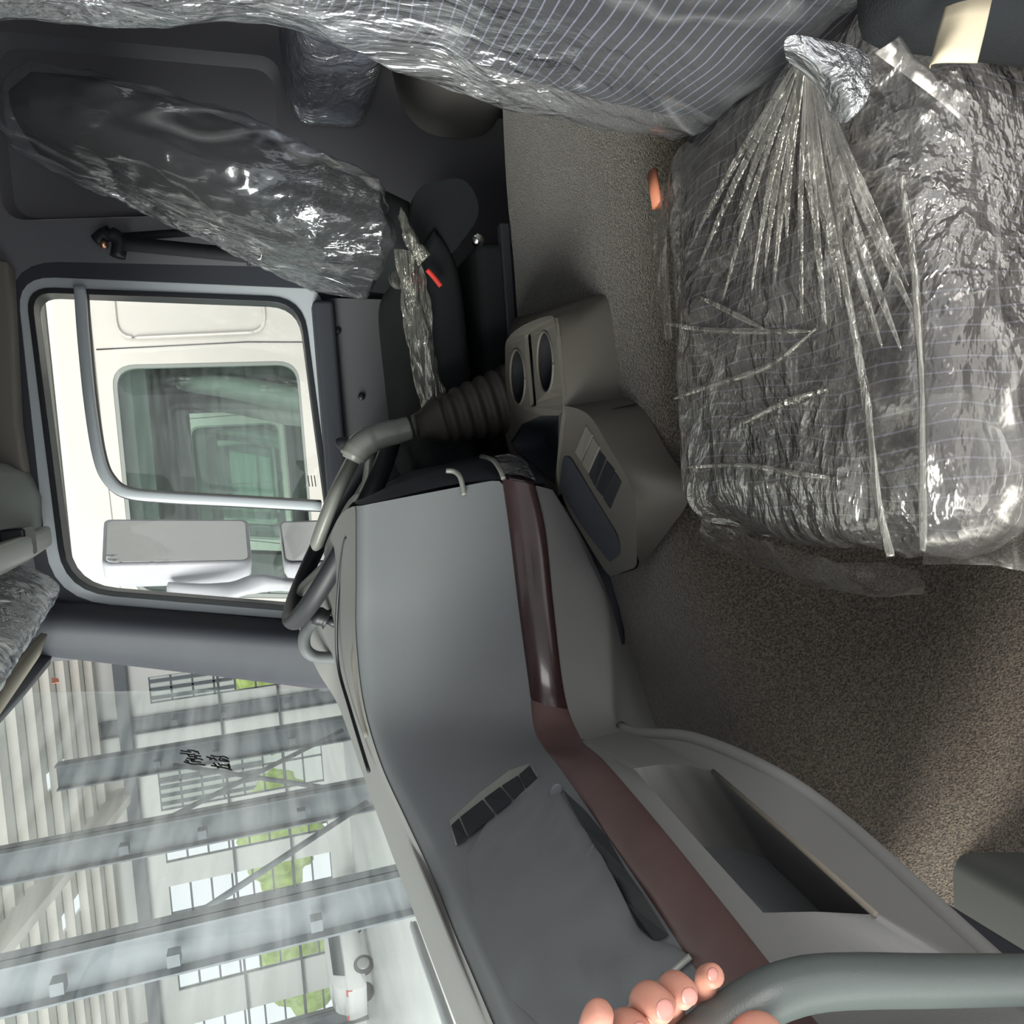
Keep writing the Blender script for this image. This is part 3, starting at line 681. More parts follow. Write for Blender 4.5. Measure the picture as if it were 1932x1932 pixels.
rec_ = roundpoly([at(780, 350, Y=1.36), at(880, 330, Y=1.36), at(912, 400, Y=1.36), at(850, 485, Y=1.36), at(800, 490, Y=1.36), at(775, 430, Y=1.36)], .04)
rcv = plate('recliner_cover', rec_, [], (0, .03, 0), M['seatd'], ds, bevel=.008)
ell('recliner_bolt', at(901, 453, Y=1.36), ((.012, 0, 0), (0, .01, 0), (0, 0, .012)), M['chrome'], rcv)
box('suspension_base', (.02, 1.40, .12), (.42, 1.74, .58), M['seatd'], ds, bevel=.02)
box('slide_rail', (.0, 1.39, .515), (.45, 1.41, .535), M['rubber'], ds, bevel=.004)
tube('release_strap', cat([at(806, 509, Y=1.32), at(818, 522, Y=1.32), at(832, 540, Y=1.32)], 4), .0045, M['red'], ds, n=8)['label'] = 'red release strap'

# ================================================================= passenger seat
psd = empty('passenger_seat', (.1, .58, .1), 'near passenger seat with pinstriped cloth under loose clear plastic film', 'seat')
S = [(.50, .315, .43, .46, .74), (.56, .315, .45, .44, .765), (.64, .325, .47, .41, .77), (.74, .345, .49, .36, .78), (.85, .372, .51, .29, .78), (.96, .397, .53, .29, .78), (1.06, .40, .54, .31, .80), (1.16, .395, .54, .34, .81), (1.30, .39, .53, .38, .81), (1.46, .385, .52, .42, .80)]
seatback('backrest', [(z, a+.02, b, c_+.015, d_-.02) for z, a, b, c_, d_ in S], M['fabric'], psd, n=48)
S2 = list(S); S2[0] = (.515, .325, .36, .40, .72)
pc = seatback('plastic_cover', S2, M['film'], psd, n=150, amp=.016, sc=10, stretch=(1, 1, .4), seed=11, dense=18); pc['label'] = 'loose clear plastic bag over the backrest'
# cushion
def cush(x0, x1, y0, y1, zt, zb, n, m_, grow=0, e=5):
    rings = []
    for i in range(m_):
        t = i/(m_-1); x = x0+(x1-x0)*t; q = (1-abs(2*t-1)**10)**.5; q = max(q, .04); fr = max(0, 1-t/.15)
        yy0, yy1 = y0+grow*-1+.03*fr**2, y1+grow-.06*fr**2
        zc = (zt+zb)/2; rings.append(sring((x, (yy0+yy1)/2, zc), (0, 1, 0), (0, 0, 1), (yy1-yy0)/2*(.9+.1*q), ((zt-zb)/2+grow)*q, n, e))
    return rings
loft('cushion', cush(-.08, .36, .415, .76, .555, .43, 48, 28), M['fabric2'], psd)
cc_ = loft('plastic_cover', cush(-.095, .335, .41, .765, .565, .42, 150, 90, .004), M['film2'], psd)
wrinkle(cc_, .010, 11, (.55, 1, 1), 21); cc_['label'] = 'crumpled clear film over the cushion'
# rolled ridge of film running front to back, and gathered rays at the back
for k, (pp, r) in enumerate((([(1500, 125), (1560, 330), (1600, 560), (1635, 760), (1655, 940), (1680, 1050)], .0035), ([(1700, 330), (1725, 520), (1738, 700), (1742, 900), (1740, 1040)], .003))):
    o = tube('film_ridge', cat([at(x, y, Z=.572) for x, y in pp], 12), r, M['filmg'], psd, n=12, flat=.7); wrinkle(o, .001, 60, (.3, 1, 1), k)
for k in range(22):
    a_ = at(1500+k*2, 118+k*1.5, Z=.60); ex = 1300+k*21+9*math.sin(k*5.3); b_ = at(ex, 470+90*math.sin(k*2.7)+k*6, Z=.566); mm = a_.lerp(b_, .5)+V((0, .003*math.sin(k*3.1), .004))
    wd_ = .0022+.0016*abs(math.sin(k*1.9))
    o = tube('film_pleat', cat([a_, mm, b_], 12), [.0008+wd_*math.sin(math.pi*i/24) for i in range(25)], M['filmp'], psd, n=10, flat=.35)
for pp in ([(1272, 752), (1350, 725), (1450, 690), (1540, 620)], [(1290, 882), (1400, 878), (1500, 893), (1600, 905)], [(1255, 610), (1330, 622), (1440, 625), (1530, 625)], [(1320, 560), (1380, 590), (1440, 620)], [(1400, 800), (1480, 760), (1560, 735)]):
    o = tube('film_fold', cat([at(x, y, Z=.572) for x, y in pp], 10), [.001+.002*math.sin(math.pi*i/(len(pp)*10-10)) for i in range(len(pp)*10-9)], M['filmg'], psd, n=8, flat=.8)
# knot of film where backrest and cushion meet, with its loose tail
o = sheet('film_knot', [[at(1475, 60, Y=.36), at(1540, 70, Y=.36), at(1625, 85, Y=.36)], [at(1480, 105, Y=.37), at(1550, 110, Y=.355), at(1640, 120, Y=.35)], [at(1490, 125, Y=.39), at(1570, 150, Y=.35), at(1640, 180, Y=.35)], [at(1560, 160, Y=.38), at(1600, 190, Y=.35), at(1625, 205, Y=.35)], [at(1575, 228, Y=.38), at(1590, 232, Y=.36), at(1600, 228, Y=.36)]], M['filmk'], psd, subsurf=4)
wrinkle(o, .004, 30)
# skirt of film hanging down the near side and the front
tp = resample(cat([at(1640, 110, Y=.40), at(1700, 200, Y=.405), at(1735, 400, Y=.405), at(1742, 600, Y=.405), at(1745, 800, Y=.405), at(1745, 1000, Y=.405), at(1738, 1072, Y=.42)], 8), 90)
bt = resample(cat([at(1650, 100, Y=.37), at(1820, 240, Y=.36), at(1886, 420, Y=.36), at(1878, 540, Y=.36), at(1902, 690, Y=.36), at(1960, 850, Y=.355), at(1985, 960, Y=.355), at(1960, 1080, Y=.38)], 8), 90)
sk = sheet('plastic_skirt', [[p+V((0, -.02*math.sin(math.pi*t/40), 0)) for p in interp(tp, bt, t/40)] for t in range(41)], M['films'], psd)
wrinkle(sk, .010, 9, (.7, 1, 1), 31); sk['label'] = 'film hanging loose down the near side'
fr0 = resample(cat([at(1320, 980, Z=.555), at(1480, 1030, Z=.555), at(1600, 1062, Z=.555), at(1735, 1075, Z=.555)], 8), 50)
fr1 = resample(cat([at(1330, 1020, Z=.50), at(1475, 1078, Z=.50), at(1600, 1108, Z=.50), at(1745, 1108, Z=.50)], 8), 50)
sk = sheet('plastic_front', [[p+V((-.012*math.sin(math.pi*t/16), 0, 0)) for p in interp(fr0, fr1, t/16)] for t in range(17)], M['films'], psd)
wrinkle(sk, .006, 16, (1, 1, 1), 41)
# loose hem of film on the far side, near the belt buckle
hm = sheet('plastic_hem', [resample(cat([at(1290, 330, Z=.56), at(1260, 420, Z=.56), at(1262, 520, Z=.56), at(1268, 640, Z=.56)], 6), 40), resample(cat([at(1250, 350, Z=.545), at(1228, 430, Z=.545), at(1240, 530, Z=.545), at(1255, 640, Z=.545)], 6), 40)], M['film2'], psd)
tube('belt_tab', [at(1230, 325, Y=.80), at(1240, 388, Y=.79)], .009, M['orange'], psd, n=10, flat=.5)['label'] = 'orange buckle tab'
# cushion side and lower frame
box('seat_frame', (-.02, .43, .11), (.36, .74, .43), M['seatd'], psd, bevel=.02)
box('side_valance', (-.05, .385, .30), (.42, .43, .45), M['seatd'], psd, bevel=.015)
box('recliner_housing', (.235, .345, .30), (.62, .40, .635), M['seatd'], psd, bevel=.02)

tg = ppl([(1776, 12), (1870, 0), (1858, 70), (1842, 120), (1762, 122), (1755, 128), (1770, 60)], Y=.315)
r0 = resample(cat([at(1784, 14, Y=.33), at(1820, 2, Y=.322), at(1872, -4, Y=.32)], 5), 14)
r1 = resample(cat([at(1770, 60, Y=.33), at(1810, 55, Y=.318), at(1858, 58, Y=.316)], 5), 14)
r2 = resample(cat([at(1754, 130, Y=.33), at(1764, 119, Y=.318), at(1843, 119, Y=.316)], 5), 14)
tag(sheet('paper_tag', [r0, interp(r0, r1, .5), r1, interp(r1, r2, .5), r2], M['paper'], solid=.0006), 'blank cream paper tag hanging by the passenger seat side', 'tag')

# ================================================================= bunk behind the seats
bk = empty('bunk', (1.1, 1.0, .3), 'rear bunk with film wrapped blue grey mattress over a rounded base', 'bed')
rings = [sring((1.09, y, .765), (1, 0, 0), (0, 0, 1), .245, .095, 60, 5) for y in [1.93-i*.025 for i in range(56)]]
o = loft('mattress', rings, M['bolster'], bk)
rings = [sring((1.09, y, .765), (1, 0, 0), (0, 0, 1), .252, .101, 90, 5) for y in [1.935-i*.012 for i in range(118)]]
o = loft('plastic_wrap', rings, M['filmk'], bk); wrinkle(o, .004, 22, (1, .4, 1), 9)
rings = [sring((1.10, y, .46), (1, 0, 0), (0, 0, 1), .27, .15, 40, 3) for y in (1.93, 1.5, 1.1, .7, .3)]
loft('bunk_base', rings, mat('bunk_base_trim', (.34, .32, .30), .7, .3), bk)
box('lower_locker', (.88, .2, .1), (1.3, 1.93, .40), M['bunkf'], bk, bevel=.02)

# ================================================================= seat belt on the B pillar
sb = empty('seat_belt', tuple(at(205, 462, Y=1.9)), 'black seat belt hanging from a bolted guide on the far pillar', 'seat belt')
gd = cat([at(183, 455, Y=1.92), at(205, 440, Y=1.91), at(225, 455, Y=1.91), at(222, 485, Y=1.91)], 4)
tube('belt_guide', gd, .016, M['black'], sb, n=12)
ell('anchor_bolt', at(196, 462, Y=1.895), ((.009, 0, 0), (0, .012, 0), (0, 0, .009)), M['copper'], sb)
def strap(name, a, b, wd, nx=24, m_=M['belt'], sag=0):
    r0_, r1_ = [], []
    for i in range(nx):
        t = i/(nx-1); p = a.lerp(b, t)+V((sag*math.sin(math.pi*t), 0, 0)); r0_.append(p+V((wd/2, 0, 0))); r1_.append(p-V((wd/2, 0, 0)))
    return sheet(name, [r0_, r1_], m_, sb, solid=.003)
strap('strap', at(222, 458, Y=1.90), at(760, 512, Y=1.86), .032, sag=0)
strap('strap', at(222, 448, Y=1.915), at(540, 425, Y=1.90), .018)
box('stop_button', (.49, 1.855, .975), (.535, 1.875, .985), M['black'], sb, bevel=.003)
tg_ = [at(470, 470, Y=1.87), at(496, 474, Y=1.87), at(492, 490, Y=1.87), at(470, 488, Y=1.87)]
tube('tongue', tg_+tg_[:1], .003, M['chrome'], sb, n=8)

# ================================================================= overhead shelf, visor
sh = empty('overhead_shelf', (-.15, 1.0, 1.42), 'grey overhead storage shelf above the windscreen, partly in film', 'shelf')
pr = [(.08, 1.60), (.07, 1.47), (.05, 1.445), (.0, 1.43), (-.06, 1.435), (-.1, 1.46), (-.12, 1.60)]
ra = [V((x, 1.93, z+.03)) for x, z in pr]; rb_ = [V((x-.01, -.05, z-.03)) for x, z in pr]
sheet('shelf_body', [ra, [p.lerp(q, .5) for p, q in zip(ra, rb_)], rb_], M['mid'], sh, solid=.01)
vs_ = empty('sun_visor', (-.3, 1.2, 1.42), 'thick rolled sun visor wrapped in clear plastic film', 'visor')
va, vb = at(38, 1090, Y=1.84), at(-175, 1300, Y=1.0)
rings = [sring(va.lerp(vb, i/60), (.5, 0, .86), (-.86, 0, .5), .080, .026, 50, 3) for i in range(61)]
rings0 = [sring(va.lerp(vb, i/10), (.5, 0, .86), (-.86, 0, .5), .068, .02, 30, 3) for i in range(11)]
loft('visor_pad', rings0, mat('visor_silver_cloth', (.5, .53, .54), .6, .3), vs_)
o = loft('plastic_wrap', rings, M['filmk'], vs_); wrinkle(o, .006, 18, (1, 1, 1), 4)
tr0 = [at(84, 1195, Y=1.82), at(0, 1290, Y=1.25), at(-60, 1370, Y=1.0)]; tr1 = [at(70, 1235, Y=1.82), at(0, 1335, Y=1.25), at(-60, 1420, Y=1.0)]
tag(sheet('trim_4', [cat(tr0, 5), cat(tr1, 5)], M['tan'], solid=.012), kind='structure')
lipo = tube('shelf_edge', [at(84, 1012, Y=1.86), at(40, 1036, Y=1.5), at(-40, 1070, Y=1.2), at(-120, 1100, Y=.9)], .022, M['silver'], sh, n=12, flat=.6, e=4)
box('shelf_clip', tuple(at(30, 1024, Y=1.52)-V((.025, .02, .02))), tuple(at(30, 1024, Y=1.52)+V((.025, .05, .02))), M['black'], sh, bevel=.006)
# headliner side panel with a small switch plate
tag(plate('trim_5', [at(-40, 480, Y=1.88), at(14, 492, Y=1.88), at(30, 800, Y=1.88), at(62, 1010, Y=1.88), at(-40, 1000, Y=1.88)], [], (0, .06, 0), M['grey'], bevel=.006), kind='structure')
sp_ = empty('switch_plate', tuple(at(22, 900, Y=1.87)), 'small grey plate with two round holes on the upper lining', 'plate')
plate('plate_body', roundpoly([at(11, 885, Y=1.875), at(30, 887, Y=1.875), at(34, 925, Y=1.875), at(15, 926, Y=1.875)], .005), [], (0, .006, 0), M['grey'], sp_, bevel=.001)
for y in (898, 912): ell('hole', at(22, y, Y=1.873), ((.004, 0, 0), (0, .002, 0), (0, 0, .004)), M['black'], sp_)

# handwriting on the windscreen
ink = empty('windscreen_writing', tuple(at(385, 1430, Y=1.7)), 'black handwritten Chinese characters on the windscreen', 'writing')
def q(x, y): return 320+x*140/1932, 1390+y*80/1104
strokes = [[(280, 365), (420, 385), (560, 405)], [(455, 352), (620, 365), (690, 400), (730, 390), (765, 450)], [(690, 380), (700, 405)], [(270, 430), (430, 445), (520, 465), (660, 455)], [(480, 475), (520, 520), (560, 530)], [(560, 510), (715, 545)], [(640, 488), (820, 512)],
           [(440, 560), (580, 580), (770, 575), (865, 608)], [(415, 605), (505, 650)], [(545, 600), (600, 650), (680, 650), (820, 670)], [(375, 650), (590, 715), (760, 715), (930, 742)], [(560, 600), (660, 620)],
           [(1065, 488), (1240, 525), (1400, 515), (1530, 575)], [(960, 520), (1110, 575), (1030, 595)], [(1135, 550), (1225, 620)], [(1340, 545), (1290, 600), (1330, 620), (1560, 658)], [(1370, 575), (1530, 630)],
           [(1140, 685), (1240, 780), (1275, 820)], [(1080, 750), (1300, 785), (1500, 830), (1625, 870)], [(1260, 695), (1330, 750), (1365, 730), (1490, 755)], [(1510, 710), (1530, 770), (1575, 825)], [(1545, 705), (1570, 800)]]
vsx, fsx = [], []
def onws(x, y):
    d = ray(x, y); lo, hi = .3, 4
    for _ in range(40):
        t = (lo+hi)/2; p = CAM+d*t; s = (1.93-p.y)/1.9; bow = 1-(2*s-1)**2; X = -.50-.13*bow-(1.0-p.z)*.14
        if p.x > X: lo = t
        else: hi = t
    return CAM+d*(lo-.006)
for s in strokes:
    pts = [onws(*q(*p)) for p in s]
    tube('stroke', cat(pts, 4) if len(pts) > 2 else pts, .0016, M['ink'], ink, n=6)
stk = [onws(97, 1278), onws(110, 1280), onws(112, 1287), onws(98, 1290)]
tag(mesh('glass_sticker', stk, [(0, 1, 2, 3)], M['orange'], smooth=False, solid=.001), 'tiny rust red sticker at the windscreen top corner', 'sticker')

# ================================================================= grab handle and hand
gh = empty('grab_handle', tuple(at(1700, 1850, Y=.38)), 'thick grey rubber grab handle, bent at the top, at the door opening', 'handle')
K = .80   # reach of the hand and handle from the lens
hp = [at(2150, 1846, Y=.37), at(1932, 1848, Y=.37), at(1760, 1850, Y=.37), at(1620, 1850, Y=.37), at(1530, 1856, Y=.372), at(1460, 1876, Y=.375), at(1395, 1912, Y=.38), at(1330, 1960, Y=.385), at(1250, 2030, Y=.39)]
hp = [CAM+(p-CAM)*K for p in hp]
tube('grip', cat(hp, 8), .0121, M['handle'], gh, n=24)
ell('lower_mount', hp[0], (V((.03, 0, 0)), V((0, .03, 0)), V((0, 0, .03))), M['handle'], gh)
ps = empty('person', tuple(at(1250, 2050, Y=.37)), 'person\'s pale hand gripping the grey grab handle', 'person')
def skinchain(name, chains, rad, mt, parent, sub=2):
    vs, es, rs = [], [], []; key = {}
    def add(p, r):
        k = (round(p.x, 5), round(p.y, 5), round(p.z, 5))
        if k not in key: key[k] = len(vs); vs.append(p); rs.append(r)
        return key[k]
    for ch, rr_ in zip(chains, rad):
        ids = [add(p, r) for p, r in zip(ch, rr_)]
        es += list(zip(ids, ids[1:]))
    me = bpy.data.meshes.new(name); me.from_pydata([tuple(p) for p in vs], es, []); me.materials.append(mt)
    o = bpy.data.objects.new(name, me); COL.objects.link(o)
    o.parent = parent; o.matrix_parent_inverse = Matrix.Translation(-V(parent.location))
    md = o.modifiers.new('skin', 'SKIN'); md.use_smooth_shade = True
    sv = me.skin_vertices[0].data
    for i, r in enumerate(rs): sv[i].radius = (r*K, r*K)
    sv[0].use_root = True
    md = o.modifiers.new('sub', 'SUBSURF'); md.levels = sub; md.render_levels = sub
    return o
def H(x, y, Y): return at(x, y, Y=Y*K)
palm = H(1270, 2060, .41); wrist = H(1180, 2260, .42)
chains, rads = [], []
chains.append([palm, wrist, H(1120, 2420, .42)]); rads.append([.022, .024, .026])
fing = {'pinky': [H(1340, 1985, .405), H(1330, 1885, .405), H(1332, 1842, .385), H(1352, 1840, .372)],
        'ring': [H(1285, 1995, .41), H(1262, 1900, .405), H(1268, 1855, .378), H(1288, 1872, .366), H(1312, 1893, .362)],
        'middle': [H(1235, 2010, .41), H(1215, 1930, .40), H(1218, 1876, .376), H(1242, 1895, .364), H(1272, 1920, .36)],
        'index': [H(1195, 2030, .40), H(1175, 1975, .40), H(1172, 1928, .38), H(1195, 1938, .366), H(1225, 1962, .36)]}
for k, ch in fing.items():
    s = {'pinky': .78, 'ring': .98, 'middle': 1.05, 'index': 1.0}[k]
    chains.append([palm]+ch); rads.append([.022]+[.0100*s, .0095*s, .0093*s, .0092*s, .0080*s][:len(ch)])
chains.append([palm, H(1130, 2030, .385), H(1118, 1965, .368), H(1128, 1915, .362), H(1143, 1893, .36)]); rads.append([.022, .0125, .0105, .0088, .0068])
chains.append([palm, H(1400, 2030, .36), H(1452, 1938, .34)]); rads.append([.022, .020, .0165])
hnd = skinchain('hand', chains, rads, M['skin'], ps)
for (x, y, Y, ux, uy, lw, ll) in ((1301, 1880, .3525, 22, 22, .0052, .0062), (1255, 1905, .349, 26, 22, .0058, .0068), (1345, 1838, .3655, 14, 8, .004, .0042), (1208, 1946, .3545, 22, 18, .0054, .006)):
    a_ = H(x, y, Y); d_ = (H(x+ux, y+uy, Y)-a_).normalized(); nn = (CAM-a_).normalized(); nn = (nn-d_*nn.dot(d_)).normalized(); s_ = d_.cross(nn)
    ell('fingernail', a_, (s_*lw*K*.9, d_*ll*K*.95, nn*.0012), M['nail'], hnd)

# ================================================================= OUTSIDE: own mirror
mir = empty('side_mirror', tuple(P(500, 1100, Y=2.25)), 'grey wing mirror pair on one arm outside the driver window', 'mirror')
def mirror_head(gl4, depth):
    g = roundpoly(gl4, .02); c_ = sum(g, V())/len(g); nrm = (g[0]-c_).cross(g[8]-c_).normalized()
    if nrm.dot(CAM-c_) < 0: nrm = -nrm
    gr = lambda s, d: [c_+(p-c_)*s-nrm*d for p in g]
    h = loft('mirror_housing', [gr(1.0, -.002), gr(1.045, -.006), gr(1.06, .01), gr(1.05, depth*.5), gr(.9, depth*.85), gr(.7, depth)], M['mhouse'], mir)
    mesh('mirror_glass', [p+nrm*.004 for p in g], [tuple(range(len(g)))], M['mirror'], h, smooth=False)
mirror_head([P(203, 985, Y=2.46), P(462, 985, Y=2.46), P(468, 1058, Y=2.31), P(200, 1064, Y=2.31)], .11)
mirror_head([P(530, 988, Y=2.46), P(640, 985, Y=2.46), P(650, 1058, Y=2.31), P(540, 1060, Y=2.31)], .10)
tube('mirror_arm', cat([P(320, 1115, Y=2.33), P(420, 1118, Y=2.28), P(500, 1100, Y=2.25), P(660, 1120, Y=2.2), P(700, 1150, Y=2.02)], 5), .028, M['mhouse'], mir, n=12, flat=.6)

# ================================================================= neighbouring trucks
def truck(Y0, label):
    r = empty('truck', (0, Y0, -1.3), label, 'truck', 'parked cream trucks beside the cab')
    w_o = roundpoly([(-.52, Y0, .80), (.50, Y0, .80), (.50, Y0, 1.515), (-.42, Y0, 1.515)], .09)
    w_i = roundpoly([(-.50, Y0, .81), (.485, Y0, .81), (.485, Y0, 1.50), (-.405, Y0, 1.50)], .08)
    side = roundpoly([(-.95, Y0, -.6), (1.9, Y0, -.6), (1.9, Y0, 1.70), (-.62, Y0, 1.70)], [.05, .1, .2, .35])
    for k, yy in enumerate((0, 2.15)):
        plate('side_panel', [p+V((0, yy, 0)) for p in side], [[p+V((0, yy, 0)) for p in w_o]], (0, .05, 0), M['cream'], r, bevel=.006)
        plate('window_seal', [p+V((0, yy+.003, 0)) for p in w_o], [[p+V((0, yy+.003, 0)) for p in w_i]], (0, .035, 0), M['mid'], r)
        plate('side_window', [p+V((0, yy+.015, 0)) for p in w_i], [], (0, .004, 0), M['glasst'], r)
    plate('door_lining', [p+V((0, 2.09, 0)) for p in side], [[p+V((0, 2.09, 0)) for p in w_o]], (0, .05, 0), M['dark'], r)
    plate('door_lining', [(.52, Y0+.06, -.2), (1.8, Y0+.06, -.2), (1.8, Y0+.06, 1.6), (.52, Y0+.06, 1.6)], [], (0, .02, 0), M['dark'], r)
    emb = roundpoly([(.62, Y0-.004, .92), (.92, Y0-.004, .92), (.92, Y0-.004, 1.48), (.60, Y0-.004, 1.48)], .07)
    tube('pressed_panel', emb+emb[:2], .009, M['cream'], r, n=8, flat=.6)
    tube('door_seam', [(.56, Y0-.001, 1.56), (.58, Y0-.001, 1.0), (.56, Y0-.001, .0)], .0025, M['black'], r, n=6)
    tube('roof_seam', [(.9, Y0-.003, 1.575), (.3, Y0-.003, 1.575), (-.45, Y0-.003, 1.565)], .006, M['cream'], r, n=6)
    tube('front_seam', [(-.40, Y0-.001, 1.56), (-.58, Y0-.001, .7), (-.6, Y0-.001, -.3)], .003, M['black'], r, n=6)
    for k, x in ((0, .80), (1, .62)):
        pass
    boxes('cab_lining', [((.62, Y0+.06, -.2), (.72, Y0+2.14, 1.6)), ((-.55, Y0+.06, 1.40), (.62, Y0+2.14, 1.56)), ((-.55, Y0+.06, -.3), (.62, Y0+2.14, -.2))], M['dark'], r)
    box('roof', (-.62, Y0+.02, 1.62), (1.85, Y0+2.17, 1.70), M['cream'], r, bevel=.03)
    box('rear_panel', (1.82, Y0+.03, -.6), (1.88, Y0+2.17, 1.66), M['cream'], r)
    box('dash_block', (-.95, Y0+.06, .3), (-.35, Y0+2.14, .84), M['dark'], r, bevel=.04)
    for y in (.35, 1.3):
        seatback('seat_back', [(.4, .28, .42, Y0+y, Y0+y+.48), (.8, .34, .46, Y0+y, Y0+y+.48), (1.1, .42, .52, Y0+y+.04, Y0+y+.44), (1.3, .46, .52, Y0+y+.1, Y0+y+.38), (1.33, .47, .51, Y0+y+.14, Y0+y+.34)], M['mid'], r, n=24, dense=2)
    box('chassis', (-.9, Y0+.1, -1.0), (5.5, Y0+2.1, -.6), M['dark'], r)
    for x in (-.1, 3.6):
        for y in (.2, 1.85):
            rings = [sring((x, Y0+y+dy, -.82), (1, 0, 0), (0, 0, 1), rr_, rr_, 28, 2) for dy, rr_ in ((-.14, .3), (-.13, .46), (-.1, .48), (.1, .48), (.13, .46), (.14, .3))]
            loft('wheel', rings, M['tyre'], r)
    return r
t1 = truck(3.4, 'nearest parked cream truck cab outside the driver window')
t2 = copy_tree(t1, None, (0, 3.55, 0)); t2['label'] = 'second parked truck cab, seen through the nearest truck\'s window'
t3 = copy_tree(t1, None, (0, 7.10, 0)); t3['label'] = 'third and farthest parked truck cab, seen through two cab windows'

# ================================================================= industrial hall
GZ = -1.3
tag(plate('floor', [(-60, -30, GZ), (40, -30, GZ), (40, 45, GZ), (-60, 45, GZ)], [], (0, 0, -.1), M['concrete']), kind='structure')
YW = 31.0
holes = []; panes = []
def hp_(x0, x1, z0, z1): return [(x0, YW, z0), (x1, YW, z0), (x1, YW, z1), (x0, YW, z1)]
def cw_(xa): return xa
wins = [(-6.2, -5.2), (-7.9, -6.9), (-12.0, -9.9), (-14.0, -12.5), (-17.1, -14.9), (-19.0, -17.7), (-22.5, -20.4), (-25.5, -23.6), (-29, -27), (-33, -31), (-2, 0), (3, 5), (9, 11)]
for x0, x1 in wins: holes.append(hp_(x0, x1, -.45, 5.5))
tag(plate('wall_far', [(-60, YW, GZ), (25, YW, GZ), (25, YW, 7.3), (-60, YW, 7.3)], holes, (0, .25, 0), M['hallwall']), kind='structure')
for k, (x0, x1) in enumerate(wins):
    r = empty('window_%d' % (k+2), ((x0+x1)/2, YW, -.45), kind='structure')
    bl = []
    for i in range(9): z = -.45+i*(5.95/8); bl.append(((x0, YW+.08, z-.035), (x1, YW+.14, z+.035)))
    for x in (x0, (x0+x1)/2, x1): bl.append(((x-.035, YW+.08, -.45), (x+.035, YW+.14, 5.5)))
    boxes('window_frame', bl, M['steel'], r)
# green trees and a louvred building outside those windows
for k, (x, h_) in enumerate([(-40, 2.2), (-32.8, 2.6), (-25.6, 2.0), (-18.4, 2.8), (-11.2, 2.3), (-4, 2.6)]):
    r = empty('tree', (x, 42, GZ), None, 'tree', 'trees beyond the hall windows')
    r['label'] = 'green bushy tree outside the hall windows, %s' % ['farthest left of the row', 'second from the left', 'third from the left, behind the white car', 'fourth, between the two near columns', 'fifth, behind the crossed braces', 'last on the right by the windscreen pillar'][k]
    o = ell('crown', (x, 42, h_-1.2), ((3.0, 0, 0), (0, 1.6, 0), (0, 0, 2.0)), M['leaf'], r, 40, 28); wrinkle(o, .5, 1.3, seed=k, ridged=False)
    tube('trunk', [(x, 42, GZ), (x, 42, h_-1.5)], .15, M['grey'], r, n=8)
lb = empty('outbuilding', (-10, 50, GZ), 'pale louvred building outside the far hall windows', 'building')
boxes('wall', [((-20, 50, GZ), (14, 52, 9))], M['hallwall'], lb)
boxes('louvre', [((-20+i*.5, 49.9, 2.2), (-19.8+i*.5, 50, 9)) for i in range(68)], M['steel'], lb)
# columns
def column(x, y, label, wd=.7):
    r = empty('steel_column', (x, y, GZ), label, 'column', 'steel columns ahead of the cab')
    boxes('column_shaft', [((x-wd/2, y-.25, GZ), (x-wd/2+.04, y+.25, 7.5)), ((x+wd/2-.04, y-.25, GZ), (x+wd/2, y+.25, 7.5)), ((x-wd/2, y-.02, GZ), (x+wd/2, y+.02, 7.5))], M['steel'], r)
    boxes('bracket', [((x-.1, y-.5, z), (x+.1, y-.25, z+.2)) for z in (.6, 2.9, 4.6)], M['steel'], r)
    return r
column(-7.75, 14, 'nearest wide steel column, at the lower left of the windscreen view', .8)
column(-8.3, 20, 'second steel column along the row, with crossed braces', .75)
column(-8.4, 26, 'third steel column along the row', .75)
column(-8.6, 31, 'farthest steel column, against the window wall', .6)
column(-21, 30, 'steel column between windows, left of the white car', .6)
column(-24.6, 30, 'steel column beside the farthest windows on the left', .6)
def brace(a, b, k, lab, r=.07):
    o = tube('steel_brace', [a, b], r, M['steel'], None, n=8); tag(o, lab, 'brace', 'diagonal braces between the columns')
brace((-8.3, 14.6, 4.2), (-8.3, 19.5, -.9), 0, 'long diagonal brace rising toward the nearest column')
brace((-8.25, 20.5, 4.2), (-8.3, 25.5, -.9), 1, 'diagonal brace between second and third columns, high end near')
brace((-8.45, 20.5, -.9), (-8.5, 25.5, 4.2), 2, 'diagonal brace between second and third columns, low end near')
for z, yy in ((1.0, 30.7), (3.1, 30.7)):
    o = tube('wall_rail', [(-35, yy, z), (5, yy, z)], .05, M['steel'], None, n=6); tag(o, 'thin horizontal rail across the far wall, %s' % ('low' if z < 2 else 'high'), 'rail')
# crane beam along the wall and roof
tag(box('trim_6', (-50, 30.2, 6.1), (20, 30.7, 6.5), M['steel']), kind='structure')
rh = []; bm_ = []
for i in range(-11, 6):
    x = i*4.5
    for (y0, y1) in ((26.5, 28.3), (19.0, 21.5), (11.0, 14.0)):
        rh.append((x, x+.55, y0, y1))
def rz(y): return 7.2+(31-y)*.16
tag(plate('ceiling_hall', [(-60, 31.2, rz(31.2)), (40, 31.2, rz(31.2)), (40, 4, rz(4)), (-60, 4, rz(4))], [[(a, c0, rz(c0)), (b, c0, rz(c0)), (b, c1_, rz(c1_)), (a, c1_, rz(c1_))] for a, b, c0, c1_ in rh], (0, 0, .08), M['roof']), kind='structure')
bl = []
for i in range(24):
    y = 30-i*1.1; bl.append(((-60, y-.06, rz(y)-.28), (40, y+.06, rz(y)-.02)))
tag(boxes('trim_7', bl, M['creamh']), kind='structure')
